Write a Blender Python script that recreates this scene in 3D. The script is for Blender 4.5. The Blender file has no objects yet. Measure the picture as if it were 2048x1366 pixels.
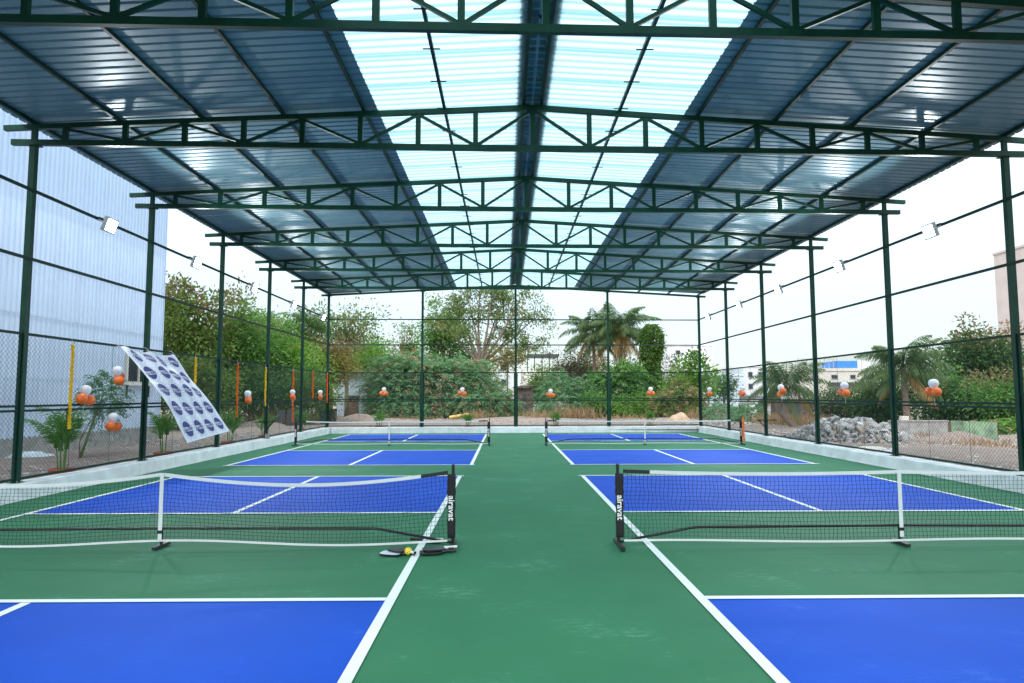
import bpy, bmesh, math, random
import numpy as np
from mathutils import Vector, Matrix
R_ = math.radians
random.seed(7); rng = np.random.default_rng(7)
sc = bpy.context.scene
COL = sc.collection

# ------------------------------------------------------------------ camera
YAW, PITCH, ROLL, FPX, CAMH = 0.01034, 0.07959, -0.00211, 1356.5, 1.723
cF = np.array([math.sin(YAW)*math.cos(PITCH), math.cos(YAW)*math.cos(PITCH), math.sin(PITCH)])
cR = np.array([math.cos(YAW), -math.sin(YAW), 0.0]); cU = np.cross(cR, cF)
cR, cU = cR*math.cos(ROLL)+cU*math.sin(ROLL), cU*math.cos(ROLL)-cR*math.sin(ROLL)
cam = bpy.data.cameras.new('camera'); camo = bpy.data.objects.new('camera', cam); COL.objects.link(camo)
cam.sensor_width = 36.0; cam.lens = FPX/2048*36; cam.clip_start = .05; cam.clip_end = 2000
m = Matrix.Identity(4)
for i in range(3):
    m[i][0] = cR[i]; m[i][1] = cU[i]; m[i][2] = -cF[i]
m[2][3] = CAMH
camo.matrix_world = m
sc.camera = camo

# ------------------------------------------------------------------ world, sun, exposure
SUN_EL, SUN_AZ = R_(38), R_(200)
w = bpy.data.worlds.new('World'); sc.world = w; w.use_nodes = True
nt = w.node_tree; nt.nodes.clear()
wo = nt.nodes.new('ShaderNodeOutputWorld'); ad = nt.nodes.new('ShaderNodeAddShader')
b1 = nt.nodes.new('ShaderNodeBackground'); b2 = nt.nodes.new('ShaderNodeBackground')
sk = nt.nodes.new('ShaderNodeTexSky'); sk.sky_type = 'NISHITA'; sk.sun_disc = False
sk.sun_elevation = SUN_EL; sk.sun_rotation = SUN_AZ; sk.dust_density = 1.0; sk.air_density = 1.0
b1.inputs['Strength'].default_value = 0.05
nt.links.new(sk.outputs[0], b1.inputs['Color'])
# even cloud cover on top of the clear sky: brighter towards the zenith, as under any overcast
tc = nt.nodes.new('ShaderNodeTexCoord'); sx = nt.nodes.new('ShaderNodeSeparateXYZ')
mr = nt.nodes.new('ShaderNodeMapRange'); mr.inputs['From Min'].default_value = 0; mr.inputs['From Max'].default_value = 1
mr.inputs['To Min'].default_value = 0.20; mr.inputs['To Max'].default_value = 2.1
nt.links.new(tc.outputs['Generated'], sx.inputs[0]); nt.links.new(sx.outputs['Z'], mr.inputs['Value'])
b2.inputs['Color'].default_value = (.84, .955, 1.0, 1)
nt.links.new(mr.outputs[0], b2.inputs['Strength'])
nt.links.new(b1.outputs[0], ad.inputs[0]); nt.links.new(b2.outputs[0], ad.inputs[1]); nt.links.new(ad.outputs[0], wo.inputs['Surface'])
sl = bpy.data.lights.new('sun', 'SUN'); sl.energy = 1.2; sl.angle = R_(25); sl.color = (1, .96, .9)
slo = bpy.data.objects.new('sun', sl); COL.objects.link(slo)
slo.rotation_euler = (math.pi/2-SUN_EL, 0, math.pi-SUN_AZ)
sc.view_settings.view_transform = 'Standard'; sc.view_settings.look = 'None'
sc.view_settings.exposure = 0.72; sc.view_settings.gamma = 1.0
LAMP_W = 115.0

# ------------------------------------------------------------------ pixel helpers (2048 x 1366 photograph)
CO = np.array([0, 0, CAMH])
def ray(u, v): return cF+cR*(u-1024)/FPX+cU*(683-v)/FPX
def onX(u, v, X): r = ray(u, v); return CO+r*(X/r[0])
def onY(u, v, Y): r = ray(u, v); return CO+r*(Y/r[1])
def onZ(u, v, Z): r = ray(u, v); return CO+r*((Z-CAMH)/r[2])
def px(Y): return Y/FPX                      # metres for one pixel at depth Y

# ------------------------------------------------------------------ object helpers
def link(o, parent=None):
    COL.objects.link(o)
    if parent is not None: o.parent = parent
    return o
def tag(o, label=None, cat=None, group=None, kind=None):
    if label: o['label'] = label
    if cat: o['category'] = cat
    if group: o['group'] = group
    if kind: o['kind'] = kind
    return o
def thing(name, label, cat, loc=(0, 0, 0), rz=0, group=None):
    o = bpy.data.objects.new(name, None); link(o); o.empty_display_size = .1
    o.location = loc; o.rotation_euler = (0, 0, rz)
    return tag(o, label, cat, group)
def place(name, me, parent=None, loc=None, rot=None, scale=None, world=False):
    o = bpy.data.objects.new(name, me); link(o, parent)
    if loc is not None: o.location = loc
    if rot is not None: o.rotation_euler = rot
    if scale is not None: o.scale = scale
    if world and parent is not None: o.matrix_parent_inverse = Matrix.Translation(-parent.location)
    return o

def np_mesh(name, V, Q, mat=None, smooth=False):
    """quick mesh from arrays: V (n,3), Q list of equal-sized faces (m,k)"""
    V = np.asarray(V, dtype=np.float32); Q = np.asarray(Q, dtype=np.int32)
    me = bpy.data.meshes.new(name); k = Q.shape[1]
    me.vertices.add(len(V)); me.vertices.foreach_set('co', V.ravel())
    me.loops.add(Q.size); me.loops.foreach_set('vertex_index', Q.ravel())
    me.polygons.add(len(Q)); me.polygons.foreach_set('loop_start', np.arange(0, Q.size, k, dtype=np.int32))
    me.polygons.foreach_set('loop_total', np.full(len(Q), k, dtype=np.int32))
    me.polygons.foreach_set('use_smooth', np.full(len(Q), smooth, dtype=bool))
    me.update(calc_edges=True)
    if mat: me.materials.append(mat)
    return me

class MB:
    def __init__(s): s.v = []; s.f = []
    def add(s, vs, fs):
        n = len(s.v); s.v += [tuple(map(float, p)) for p in vs]; s.f += [tuple(i+n for i in f) for f in fs]; return s
    def box(s, x0, x1, y0, y1, z0, z1):
        return s.add([(x0,y0,z0),(x1,y0,z0),(x1,y1,z0),(x0,y1,z0),(x0,y0,z1),(x1,y0,z1),(x1,y1,z1),(x0,y1,z1)],
                     [(0,3,2,1),(4,5,6,7),(0,1,5,4),(1,2,6,5),(2,3,7,6),(3,0,4,7)])
    def beam(s, p, q, w, h, up=(0, 0, 1)):
        p = np.array(p, float); q = np.array(q, float); d = q-p; d /= np.linalg.norm(d)
        a = np.cross(d, up); n = np.linalg.norm(a)
        a = np.array([1., 0, 0]) if n < 1e-6 else a/n
        b = np.cross(a, d); a = a*w/2; b = b*h/2
        vs = [p-a-b, p+a-b, p+a+b, p-a+b, q-a-b, q+a-b, q+a+b, q-a+b]
        return s.add(vs, [(0,3,2,1),(4,5,6,7),(0,1,5,4),(1,2,6,5),(2,3,7,6),(3,0,4,7)])
    def tube(s, pts, r, n=8, cap=True):
        pts = [np.array(p, float) for p in pts]; k = len(pts)
        rr = r if hasattr(r, '__len__') else [r]*k
        ref = None; vs = []
        for i in range(k):
            d = pts[min(i+1, k-1)]-pts[max(i-1, 0)]; d = d/(np.linalg.norm(d)+1e-9)
            if ref is None: ref = np.array([0, 0, 1.]) if abs(d[2]) < .9 else np.array([1., 0, 0])
            a = np.cross(d, ref); a /= np.linalg.norm(a)+1e-9; b = np.cross(a, d); ref = b
            for j in range(n):
                t = 2*math.pi*j/n; vs.append(pts[i]+rr[i]*(a*math.cos(t)+b*math.sin(t)))
        fs = [(i*n+j, i*n+(j+1) % n, (i+1)*n+(j+1) % n, (i+1)*n+j) for i in range(k-1) for j in range(n)]
        if cap: fs += [tuple(range(n))[::-1], tuple((k-1)*n+j for j in range(n))]
        return s.add(vs, fs)
    def lathe(s, prof, n=16, c=(0, 0, 0)):
        vs = [(c[0]+r*math.cos(2*math.pi*j/n), c[1]+r*math.sin(2*math.pi*j/n), c[2]+z) for r, z in prof for j in range(n)]
        k = len(prof)
        fs = [(i*n+j, i*n+(j+1) % n, (i+1)*n+(j+1) % n, (i+1)*n+j) for i in range(k-1) for j in range(n)]
        fs += [tuple(range(n))[::-1], tuple((k-1)*n+j for j in range(n))]
        return s.add(vs, fs)
    def mesh(s, name, mat, smooth=False, bevel=0):
        me = bpy.data.meshes.new(name); me.from_pydata(s.v, [], s.f)
        if bevel:
            bm = bmesh.new(); bm.from_mesh(me)
            bmesh.ops.bevel(bm, geom=bm.edges[:], offset=bevel, segments=1, affect='EDGES', clamp_overlap=True)
            bm.to_mesh(me); bm.free()
        me.update(); me.materials.append(mat)
        if smooth: me.polygons.foreach_set('use_smooth', [True]*len(me.polygons))
        return me
    def build(s, name, mat, parent=None, smooth=False, world=False, bevel=0, **k):
        return place(name, s.mesh(name, mat, smooth, bevel), parent, world=world, **k)

# ------------------------------------------------------------------ materials
def mk(name):
    mt = bpy.data.materials.new(name); mt.use_nodes = True; n = mt.node_tree
    return mt, n, n.nodes['Principled BSDF']
def N(n, t, **k):
    o = n.nodes.new(t)
    for a, b in k.items(): setattr(o, a, b)
    return o
def ramp(n, fac, stops):
    r = N(n, 'ShaderNodeValToRGB'); e = r.color_ramp.elements
    while len(e) < len(stops): e.new(.5)
    for q, (p, c) in zip(e, stops): q.position = p; q.color = (*c, 1)
    n.links.new(fac, r.inputs[0]); return r.outputs[0]
def noise(n, scale, detail=4, rough=.6, vec=None, sc3=None):
    t = N(n, 'ShaderNodeTexCoord'); o = N(n, 'ShaderNodeTexNoise')
    o.inputs['Scale'].default_value = scale; o.inputs['Detail'].default_value = detail; o.inputs['Roughness'].default_value = rough
    src = t.outputs['Object']
    if sc3:
        mp = N(n, 'ShaderNodeMapping'); mp.inputs['Scale'].default_value = sc3; n.links.new(src, mp.inputs[0]); src = mp.outputs[0]
    n.links.new(src, o.inputs['Vector']); return o.outputs['Fac']
def paint(name, c, rough=.5, metal=0, var=.12, nscale=3, bump=0, bscale=40, spec=.5):
    mt, n, p = mk(name)
    f = noise(n, nscale)
    lo = tuple(x*(1-var) for x in c); hi = tuple(min(1, x*(1+var)) for x in c)
    n.links.new(ramp(n, f, [(.3, lo), (.7, hi)]), p.inputs['Base Color'])
    p.inputs['Roughness'].default_value = rough; p.inputs['Metallic'].default_value = metal
    p.inputs['Specular IOR Level'].default_value = spec
    if bump:
        b = N(n, 'ShaderNodeBump'); b.inputs['Strength'].default_value = bump; b.inputs['Distance'].default_value = .01
        n.links.new(noise(n, bscale), b.inputs['Height']); n.links.new(b.outputs[0], p.inputs['Normal'])
    return mt
def floorpaint(name, c, worn):
    mt, n, p = mk(name)
    base = ramp(n, noise(n, .55, 6, .65), [(.3, tuple(x*.88 for x in c)), (.7, tuple(min(1, x*1.12) for x in c))])
    # scuffs: short pale streaks worn by shoes
    st = noise(n, 1, 6, .75, sc3=(7, 20, 1)); st2 = noise(n, 1.1, 3)
    mu = N(n, 'ShaderNodeMath', operation='MULTIPLY'); n.links.new(st, mu.inputs[0]); n.links.new(st2, mu.inputs[1])
    fa = ramp(n, mu.outputs[0], [(.315, (0, 0, 0)), (.46, (.55, .55, .55))])
    fine = ramp(n, noise(n, 55, 3, .7, sc3=(1, .5, 1)), [(.70, (0, 0, 0)), (.80, (.35, .35, .35))])
    mx = N(n, 'ShaderNodeMix', data_type='RGBA'); mx.inputs['B'].default_value = (*worn, 1)
    n.links.new(fa, mx.inputs['Factor']); n.links.new(base, mx.inputs['A'])
    mx2 = N(n, 'ShaderNodeMix', data_type='RGBA'); mx2.inputs['B'].default_value = (*worn, 1)
    n.links.new(fine, mx2.inputs['Factor']); n.links.new(mx.outputs['Result'], mx2.inputs['A'])
    n.links.new(mx2.outputs['Result'], p.inputs['Base Color'])
    p.inputs['Roughness'].default_value = .65; p.inputs['Specular IOR Level'].default_value = .1
    b = N(n, 'ShaderNodeBump'); b.inputs['Strength'].default_value = .25; b.inputs['Distance'].default_value = .004
    n.links.new(noise(n, 160, 2), b.inputs['Height']); n.links.new(b.outputs[0], p.inputs['Normal'])
    return mt
def leafmat(name, cols, patch=None, pscale=.6, pthr=.55):
    mt, n, p = mk(name)
    g = N(n, 'ShaderNodeNewGeometry')
    k = len(cols); c = ramp(n, g.outputs['Random Per Island'], [(i/(k-1) if k > 1 else 0, x) for i, x in enumerate(cols)])
    if patch:
        f = ramp(n, noise(n, pscale, 3), [(pthr-.08, (0, 0, 0)), (pthr+.08, (1, 1, 1))])
        mx = N(n, 'ShaderNodeMix', data_type='RGBA'); mx.inputs['B'].default_value = (*patch, 1)
        n.links.new(f, mx.inputs['Factor']); n.links.new(c, mx.inputs['A']); c = mx.outputs['Result']
    n.links.new(c, p.inputs['Base Color']); p.inputs['Roughness'].default_value = .55; p.inputs['Specular IOR Level'].default_value = .3
    tr = N(n, 'ShaderNodeBsdfTranslucent'); n.links.new(c, tr.inputs['Color'])
    ms = N(n, 'ShaderNodeMixShader'); ms.inputs[0].default_value = .4
    n.links.new(p.outputs[0], ms.inputs[1]); n.links.new(tr.outputs[0], ms.inputs[2])
    n.links.new(ms.outputs[0], n.nodes['Material Output'].inputs['Surface'])
    return mt
M = {}
M['green'] = floorpaint('green_acrylic', (.033, .160, .080), (.17, .33, .25))
M['blue'] = floorpaint('blue_acrylic', (.005, .068, .46), (.06, .16, .52))
M['line'] = floorpaint('white_line', (.72, .76, .73), (.45, .55, .50))
M['kerb'] = paint('white_kerb', (.72, .75, .76), .8, var=.14, nscale=2.5, bump=.4, bscale=20)
M['steel'] = paint('green_steel', (.004, .042, .024), .42, var=.3, nscale=2, spec=.22)
M['steel2'] = paint('dark_green_rail', (.003, .028, .018), .45, var=.2, spec=.2)
M['wire'] = paint('green_wire', (.012, .06, .04), .5)
M['black'] = paint('black_plastic', (.012, .012, .014), .4)
M['fabric'] = paint('black_fabric', (.014, .014, .016), .85, bump=.6, bscale=25)
M['net'] = paint('black_cord', (.012, .014, .02), .9)
M['tape'] = paint('white_tape', (.68, .71, .71), .7, var=.06)
M['white'] = paint('white_print', (.8, .8, .8), .6, var=.03)
M['galv'] = paint('galvanised', (.42, .44, .45), .4, metal=.5)
M['housing'] = paint('lamp_housing', (.40, .45, .46), .4)
M['concrete'] = paint('concrete', (.30, .29, .28), .9, var=.3, nscale=4, bump=.6)
M['rock'] = paint('rubble_grey', (.32, .31, .315), .95, var=.5, nscale=2.2, bump=.9, bscale=14)
M['rock2'] = paint('rubble_brown', (.27, .22, .185), .95, var=.5, nscale=2.2, bump=.9, bscale=14)
M['rock3'] = paint('rubble_pale', (.44, .43, .42), .95, var=.3, nscale=3, bump=.9, bscale=14)
M['terra'] = paint('terracotta_plastic', (.42, .085, .035), .5)
M['soil'] = paint('soil', (.05, .035, .025), .95, bump=.8)
M['bark'] = paint('bark', (.17, .12, .09), .95, var=.35, nscale=6, bump=.8, bscale=25)
M['palebark'] = paint('pale_bark', (.22, .165, .13), .95, var=.3, nscale=5, bump=.8, bscale=25)
M['orange'] = paint('orange_latex', (.85, .16, .02), .3, var=.04)
M['whiteb'] = paint('white_latex', (.80, .80, .82), .3, var=.03)
M['mari_y'] = paint('marigold_yellow', (.80, .48, .01), .8, var=.25, nscale=30)
M['mari_o'] = paint('marigold_orange', (.80, .12, .01), .8, var=.25, nscale=30)
M['navy'] = paint('navy_print', (.010, .014, .15), .6)
M['paleblue'] = paint('pale_print', (.30, .36, .60), .5)
M['dkmetal'] = paint('dark_metal', (.02, .02, .022), .5)
M['glass'] = paint('dark_glass', (.03, .04, .05), .08)
M['wall_w'] = paint('white_plaster', (.70, .71, .72), .85, var=.12, nscale=.8)
M['wall_c'] = paint('cream_plaster', (.62, .58, .52), .85, var=.12, nscale=.8)
M['wall_b'] = paint('pale_blue_plaster', (.58, .66, .74), .85, var=.12, nscale=.8)
M['wall_p'] = paint('pinkish_plaster', (.52, .44, .41), .85, var=.08, nscale=.5)
M['wall_g'] = paint('grey_plaster', (.36, .37, .39), .9, var=.2, nscale=.9)
M['bluetarp'] = paint('blue_sheet', (.05, .22, .62), .5)
M['brown'] = paint('brown_board', (.20, .11, .08), .7)
M['tan'] = paint('tan_sand', (.42, .28, .19), .95, var=.25, nscale=3, bump=.8)
M['slate'] = paint('dark_slate', (.05, .055, .06), .7)
M['tile'] = paint('old_roof_tile', (.13, .09, .08), .9, var=.4, nscale=4)
M['tin'] = paint('tin_roof', (.45, .47, .50), .4, metal=.3, var=.3)
M['yellow'] = paint('yellow_ball', (.80, .62, .02), .5)
M['palegreen'] = paint('pale_green_sheet', (.19, .28, .18), .85, var=.45, nscale=2.5)
M['plastic'] = paint('crumpled_plastic', (.55, .60, .66), .35, var=.2)

# metal roofing (underside), translucent roofing, blue-white cladding
def roofmat():
    mt, n, p = mk('roof_metal')
    c = ramp(n, noise(n, .35, 3), [(.3, (.12, .235, .28)), (.7, (.15, .275, .32))])
    n.links.new(c, p.inputs['Base Color']); p.inputs['Metallic'].default_value = 0; p.inputs['Specular IOR Level'].default_value = .38
    r = N(n, 'ShaderNodeMapRange'); r.inputs['To Min'].default_value = .30; r.inputs['To Max'].default_value = .42
    n.links.new(noise(n, 1.2, 4), r.inputs['Value']); n.links.new(r.outputs[0], p.inputs['Roughness'])
    b = N(n, 'ShaderNodeBump'); b.inputs['Strength'].default_value = .12; b.inputs['Distance'].default_value = .02
    n.links.new(noise(n, 2.5, 2, sc3=(1, 2, 1)), b.inputs['Height']); n.links.new(b.outputs[0], p.inputs['Normal'])
    return mt
M['roof'] = roofmat()
def skymat():
    mt, n, p = mk('translucent_sheet')
    c = ramp(n, noise(n, .8, 4, sc3=(.4, 2, 1)), [(.25, (.41, .58, .62)), (.75, (.49, .65, .68))])
    # shading of the steep rib sides, painted in as darker cyan lines
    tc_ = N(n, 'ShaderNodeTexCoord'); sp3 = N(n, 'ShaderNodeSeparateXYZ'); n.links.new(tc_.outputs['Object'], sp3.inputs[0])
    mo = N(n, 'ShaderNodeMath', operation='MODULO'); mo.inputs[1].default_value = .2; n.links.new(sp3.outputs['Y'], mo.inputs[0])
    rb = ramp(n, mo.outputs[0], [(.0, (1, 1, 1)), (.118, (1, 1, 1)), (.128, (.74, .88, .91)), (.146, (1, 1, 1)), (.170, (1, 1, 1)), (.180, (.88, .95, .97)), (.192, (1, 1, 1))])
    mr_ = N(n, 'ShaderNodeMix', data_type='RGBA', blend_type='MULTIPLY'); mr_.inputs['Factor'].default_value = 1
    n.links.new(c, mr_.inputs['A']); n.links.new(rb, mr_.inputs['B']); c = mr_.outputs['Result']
    tr = N(n, 'ShaderNodeBsdfTranslucent'); n.links.new(c, tr.inputs['Color'])
    tp = N(n, 'ShaderNodeBsdfTransparent'); n.links.new(c, tp.inputs['Color'])
    ms = N(n, 'ShaderNodeMixShader'); ms.inputs[0].default_value = .18
    n.links.new(tr.outputs[0], ms.inputs[1]); n.links.new(tp.outputs[0], ms.inputs[2])
    gl = N(n, 'ShaderNodeBsdfGlossy'); gl.inputs['Roughness'].default_value = .3
    m2 = N(n, 'ShaderNodeMixShader'); m2.inputs[0].default_value = .06
    n.links.new(ms.outputs[0], m2.inputs[1]); n.links.new(gl.outputs[0], m2.inputs[2])
    n.links.new(m2.outputs[0], n.nodes['Material Output'].inputs['Surface'])
    return mt
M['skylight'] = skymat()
M['clad'] = paint('blue_white_cladding', (.58, .67, .81), .5, var=.06, nscale=.5)
def groundmat():
    mt, n, p = mk('gravel_ground')
    a = ramp(n, noise(n, .25, 8, .7), [(.3, (.15, .115, .092)), (.5, (.28, .21, .18)), (.72, (.20, .165, .145))])
    f = ramp(n, noise(n, 16, 6, .85), [(.35, (.4, .4, .4)), (.5, (1, 1, 1)), (.70, (2.0, 2.0, 2.0))])
    mx = N(n, 'ShaderNodeMix', data_type='RGBA', blend_type='MULTIPLY'); mx.inputs['Factor'].default_value = 1
    n.links.new(a, mx.inputs['A']); n.links.new(f, mx.inputs['B']); n.links.new(mx.outputs['Result'], p.inputs['Base Color'])
    p.inputs['Roughness'].default_value = .95
    b = N(n, 'ShaderNodeBump'); b.inputs['Strength'].default_value = 1; b.inputs['Distance'].default_value = .06
    n.links.new(noise(n, 14, 6, .75), b.inputs['Height']); n.links.new(b.outputs[0], p.inputs['Normal'])
    return mt
M['ground'] = groundmat()
def lampmat():
    mt, n, p = mk('lit_led')
    p.inputs['Emission Color'].default_value = (.92, .98, 1, 1); p.inputs['Emission Strength'].default_value = 30
    return mt
M['led'] = lampmat()
def bannermat():
    mt, n, p = mk('vinyl_banner')
    p.inputs['Base Color'].default_value = (.76, .80, .88, 1); p.inputs['Roughness'].default_value = .3
    tr = N(n, 'ShaderNodeBsdfTranslucent'); tr.inputs['Color'].default_value = (.76, .77, .90, 1)
    ms = N(n, 'ShaderNodeMixShader'); ms.inputs[0].default_value = .3
    n.links.new(p.outputs[0], ms.inputs[1]); n.links.new(tr.outputs[0], ms.inputs[2])
    n.links.new(ms.outputs[0], n.nodes['Material Output'].inputs['Surface'])
    return mt
M['banner'] = bannermat()
# leaves
L = {}
L['olive'] = leafmat('leaf_olive', [(0.073, 0.149, 0.025), (0.122, 0.204, 0.040), (0.182, 0.244, 0.055)], (0.158, 0.163, 0.050), .35, .64)
L['green'] = leafmat('leaf_green', [(0.055, 0.149, 0.030), (0.104, 0.231, 0.045), (0.146, 0.285, 0.059)])
L['dark'] = leafmat('leaf_dark', [(0.036, 0.089, 0.025), (0.061, 0.129, 0.035), (0.091, 0.163, 0.050)])
L['bright'] = leafmat('leaf_bright', [(0.073, 0.204, 0.020), (0.134, 0.285, 0.030), (0.195, 0.312, 0.050)])
L['feather'] = leafmat('leaf_feathery', [(0.097, 0.217, 0.095), (0.140, 0.278, 0.124), (0.182, 0.325, 0.149)], (0.207, 0.231, 0.079), .5, .66)
L['yellow'] = leafmat('leaf_yellowing', [(0.154, 0.153, 0.033), (0.256, 0.212, 0.055), (0.128, 0.142, 0.039)])
L['brown'] = leafmat('leaf_brownish', [(0.166, 0.118, 0.055), (0.243, 0.147, 0.072), (0.128, 0.142, 0.050)])
L['reddark'] = leafmat('leaf_dull', [(0.083, 0.088, 0.050), (0.122, 0.112, 0.066), (0.083, 0.100, 0.050)], (0.179, 0.065, 0.050), .7, .68)
L['tall'] = leafmat('leaf_sparse', [(0.097, 0.169, 0.045), (0.140, 0.210, 0.059), (0.182, 0.224, 0.069)], (0.243, 0.204, 0.069), .4, .64)
L['palm'] = leafmat('leaf_palm', [(0.055, 0.107, 0.040), (0.082, 0.142, 0.047), (0.114, 0.161, 0.055)])
L['palmy'] = leafmat('leaf_palm_dry', [(0.256, 0.177, 0.055), (0.346, 0.224, 0.077), (0.218, 0.142, 0.055)])
L['areca'] = leafmat('leaf_areca', [(0.055, 0.176, 0.020), (0.097, 0.258, 0.030), (0.146, 0.299, 0.050)])
L['straw'] = leafmat('dry_straw', [(0.307, 0.189, 0.099), (0.422, 0.283, 0.154), (0.256, 0.153, 0.083)])
L['ivy'] = leafmat('leaf_ivy', [(0.036, 0.101, 0.018), (0.073, 0.149, 0.025), (0.109, 0.190, 0.030)])

# ================================================================== THE SETTING
OG = .15                                     # ground level outside the kerb
PL, PR, P0, SP, SK = -8.265, 9.273, 7.919, 4.0, .0278
XC = (PL+PR)/2
def Yk(k, x): return P0+k*SP+SK*x
YB = lambda x: Yk(6, x)                      # back fence line

# ground sheet round the court (a frame, so that it never overlaps the court floor)
g = MB()
def gnd():
    xi0, xi1, yi0, yi1 = PL+.1, PR-.1, -60., YB(XC)-.1
    n = 46
    xs = np.concatenate([np.array([-600, -250, -120, -70]), np.linspace(-45, 45, n), np.array([70, 120, 250, 600])])
    ys = np.concatenate([np.array([-60, -20]), np.linspace(0, 80, n), np.array([110, 180, 320, 700])])
    xs = np.sort(np.concatenate([xs, [xi0, xi1]])); ys = np.sort(np.concatenate([ys, [yi1]]))
    idx = {}; V = []
    for i, x in enumerate(xs):
        for j, y in enumerate(ys):
            d = max(PL-.6-x, x-PR-.6, y-YB(XC)-.6, 0)
            near = min(1, d/3)
            z = OG+near*(.10*math.sin(x*.55+1)*math.sin(y*.43)+.05*math.sin(x*1.7)*math.cos(y*1.3))
            idx[i, j] = len(V); V.append((x, y, z))
    F = []
    for i in range(len(xs)-1):
        for j in range(len(ys)-1):
            cx, cy = (xs[i]+xs[i+1])/2, (ys[j]+ys[j+1])/2
            if xi0 < cx < xi1 and cy < yi1: continue
            F.append((idx[i, j], idx[i+1, j], idx[i+1, j+1], idx[i, j+1]))
    return V, F
V_, F_ = gnd(); g.add(V_, F_)
tag(g.build('ground', M['ground'], smooth=True), kind='structure')

# court floor
fl = MB(); fl.box(PL+.05, PR-.05, -12, YB(XC)+.05, -.3, 0)
floor = tag(fl.build('court_floor', M['green']), kind='structure')
y1, y2 = 8.037, 23.77
NV, BL, WD, LW = 2.134, 6.706, 6.15, .085
courts = [(-.925-WD, y1), (1.62, y1), (-.80-WD, y2), (1.655, y2)]
def sheet(name, x0, x1, ya, yb, z, mt):
    b = MB(); b.add([(x0, ya, z), (x1, ya, z), (x1, yb, z), (x0, yb, z)], [(0, 1, 2, 3)])
    b.build(name, mt, floor)
for (x0, yn) in courts:
    x1 = x0+WD; xm = (x0+x1)/2
    for s in (-1, 1):
        a, b = sorted((yn+s*NV, yn+s*BL))
        sheet('blue_service_zone', x0+LW, x1-LW, a, b, .004, M['blue'])
        sheet('centre_line', xm-LW/2, xm+LW/2, a+LW*.5, b-LW*.5, .008, M['line'])
        sheet('kitchen_line', x0+LW, x1-LW, yn+s*NV-LW/2, yn+s*NV+LW/2, .0105, M['line'])
        e = .045
        sheet('base_line', x0-e, x1+e, yn+s*BL-LW/2, yn+s*BL+LW/2, .012, M['line'])
    sheet('side_line', x0, x0+LW, yn-BL+.04, yn+BL-.04, .0085, M['line'])
    sheet('side_line', x1-LW, x1, yn-BL+.04, yn+BL-.04, .0085, M['line'])

# white plastered kerb under the fence, rough lower edge
def kerb(name, p, q, inn, label):
    """p->q centre line of the fence; inn = unit vector towards the court"""
    p = np.array(p); q = np.array(q); n = 90; V = []; F = []
    inn = np.array(inn)
    r = random.Random(len(label))
    for i in range(n+1):
        c = p+(q-p)*i/n; j = r.uniform(-.012, .012); h = .27+r.uniform(-.006, .006)
        prof = [(.25+j, .0), (.235+j*.4, .05), (.20+j*.3, h-.02), (.18, h), (-.13, h), (-.16, h-.03), (-.16, .05)]
        for (a, z) in prof: V.append((*(c[:2]+inn*a), z+.002))
    k = 7
    for i in range(n):
        for j in range(k-1): F.append((i*k+j, i*k+j+1, (i+1)*k+j+1, (i+1)*k+j))
    b = MB(); b.add(V, F); b.add(V[:k], [tuple(range(k))]); b.add(V[-k:], [tuple(range(k))[::-1]])
    return tag(b.build(name, M['kerb'], smooth=False), label, 'kerb')
kerb('kerb_wall', (PL, -3), (PL, YB(PL)+.13), (1, 0), 'low white plastered kerb along the left side fence')
kerb('kerb_wall', (PR, -3), (PR, YB(PR)+.13), (-1, 0), 'low white plastered kerb along the right side fence')
kerb('kerb_wall', (PL+.26, YB(PL)), (PR-.26, YB(PR)), (0, -1), 'low white plastered kerb along the back fence')
KT = .274

# ================================================================== PAVILION
ORD = ['first', 'second', 'third', 'fourth', 'fifth', 'sixth', 'seventh', 'eighth', 'ninth', 'tenth', 'eleventh', 'twelfth', 'thirteenth', 'fourteenth']
ZB, ZE, ZR = 6.17, 6.45, 6.93                # bottom chord, top chord at the eaves and at the ridge
def ztop(x): return ZR+(ZE-ZR)*abs(x-XC)/(PR-XC)

# columns
def column(x, y, ht, label, group):
    t = thing('steel_column', label, 'column', (x, y, KT), group=group)
    b = MB(); b.box(-.05, .05, -.05, .05, .012, ht-KT-.012); b.build('shaft', M['steel'], t)
    b = MB(); b.box(-.09, .09, -.09, .09, 0, .012); b.build('base_plate', M['steel'], t)
    b = MB(); b.box(-.11, .11, -.08, .08, ht-KT-.012, ht-KT); b.build('cap_plate', M['steel'], t)
    b = MB()
    for sx_ in (-.065, .065):
        for sy_ in (-.065, .065): b.lathe([(.009, .012), (.009, .03)], 6, (sx_, sy_, 0))
    b.build('bolt_set', M['galv'], t)
for k in range(0, 6):
    ll = 'nearest' if k == 0 else ORD[k]
    column(PL, Yk(k, PL), ZB-.05, f'green square steel column, {ll} along the left side counted from the camera end', 'columns of the shed')
    column(PR, Yk(k, PR), ZB-.05, f'green square steel column, {ll} along the right side counted from the camera end', 'columns of the shed')
bxs = [PL+(PR-PL)*i/4 for i in range(5)]
bn = ['in the back left corner', 'left of the middle in the back fence', 'in the middle of the back fence', 'right of the middle in the back fence', 'in the back right corner']
for x, s in zip(bxs, bn):
    column(x, YB(x), ztop(x)-.05, f'green square steel column {s}', 'columns of the shed')

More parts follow.
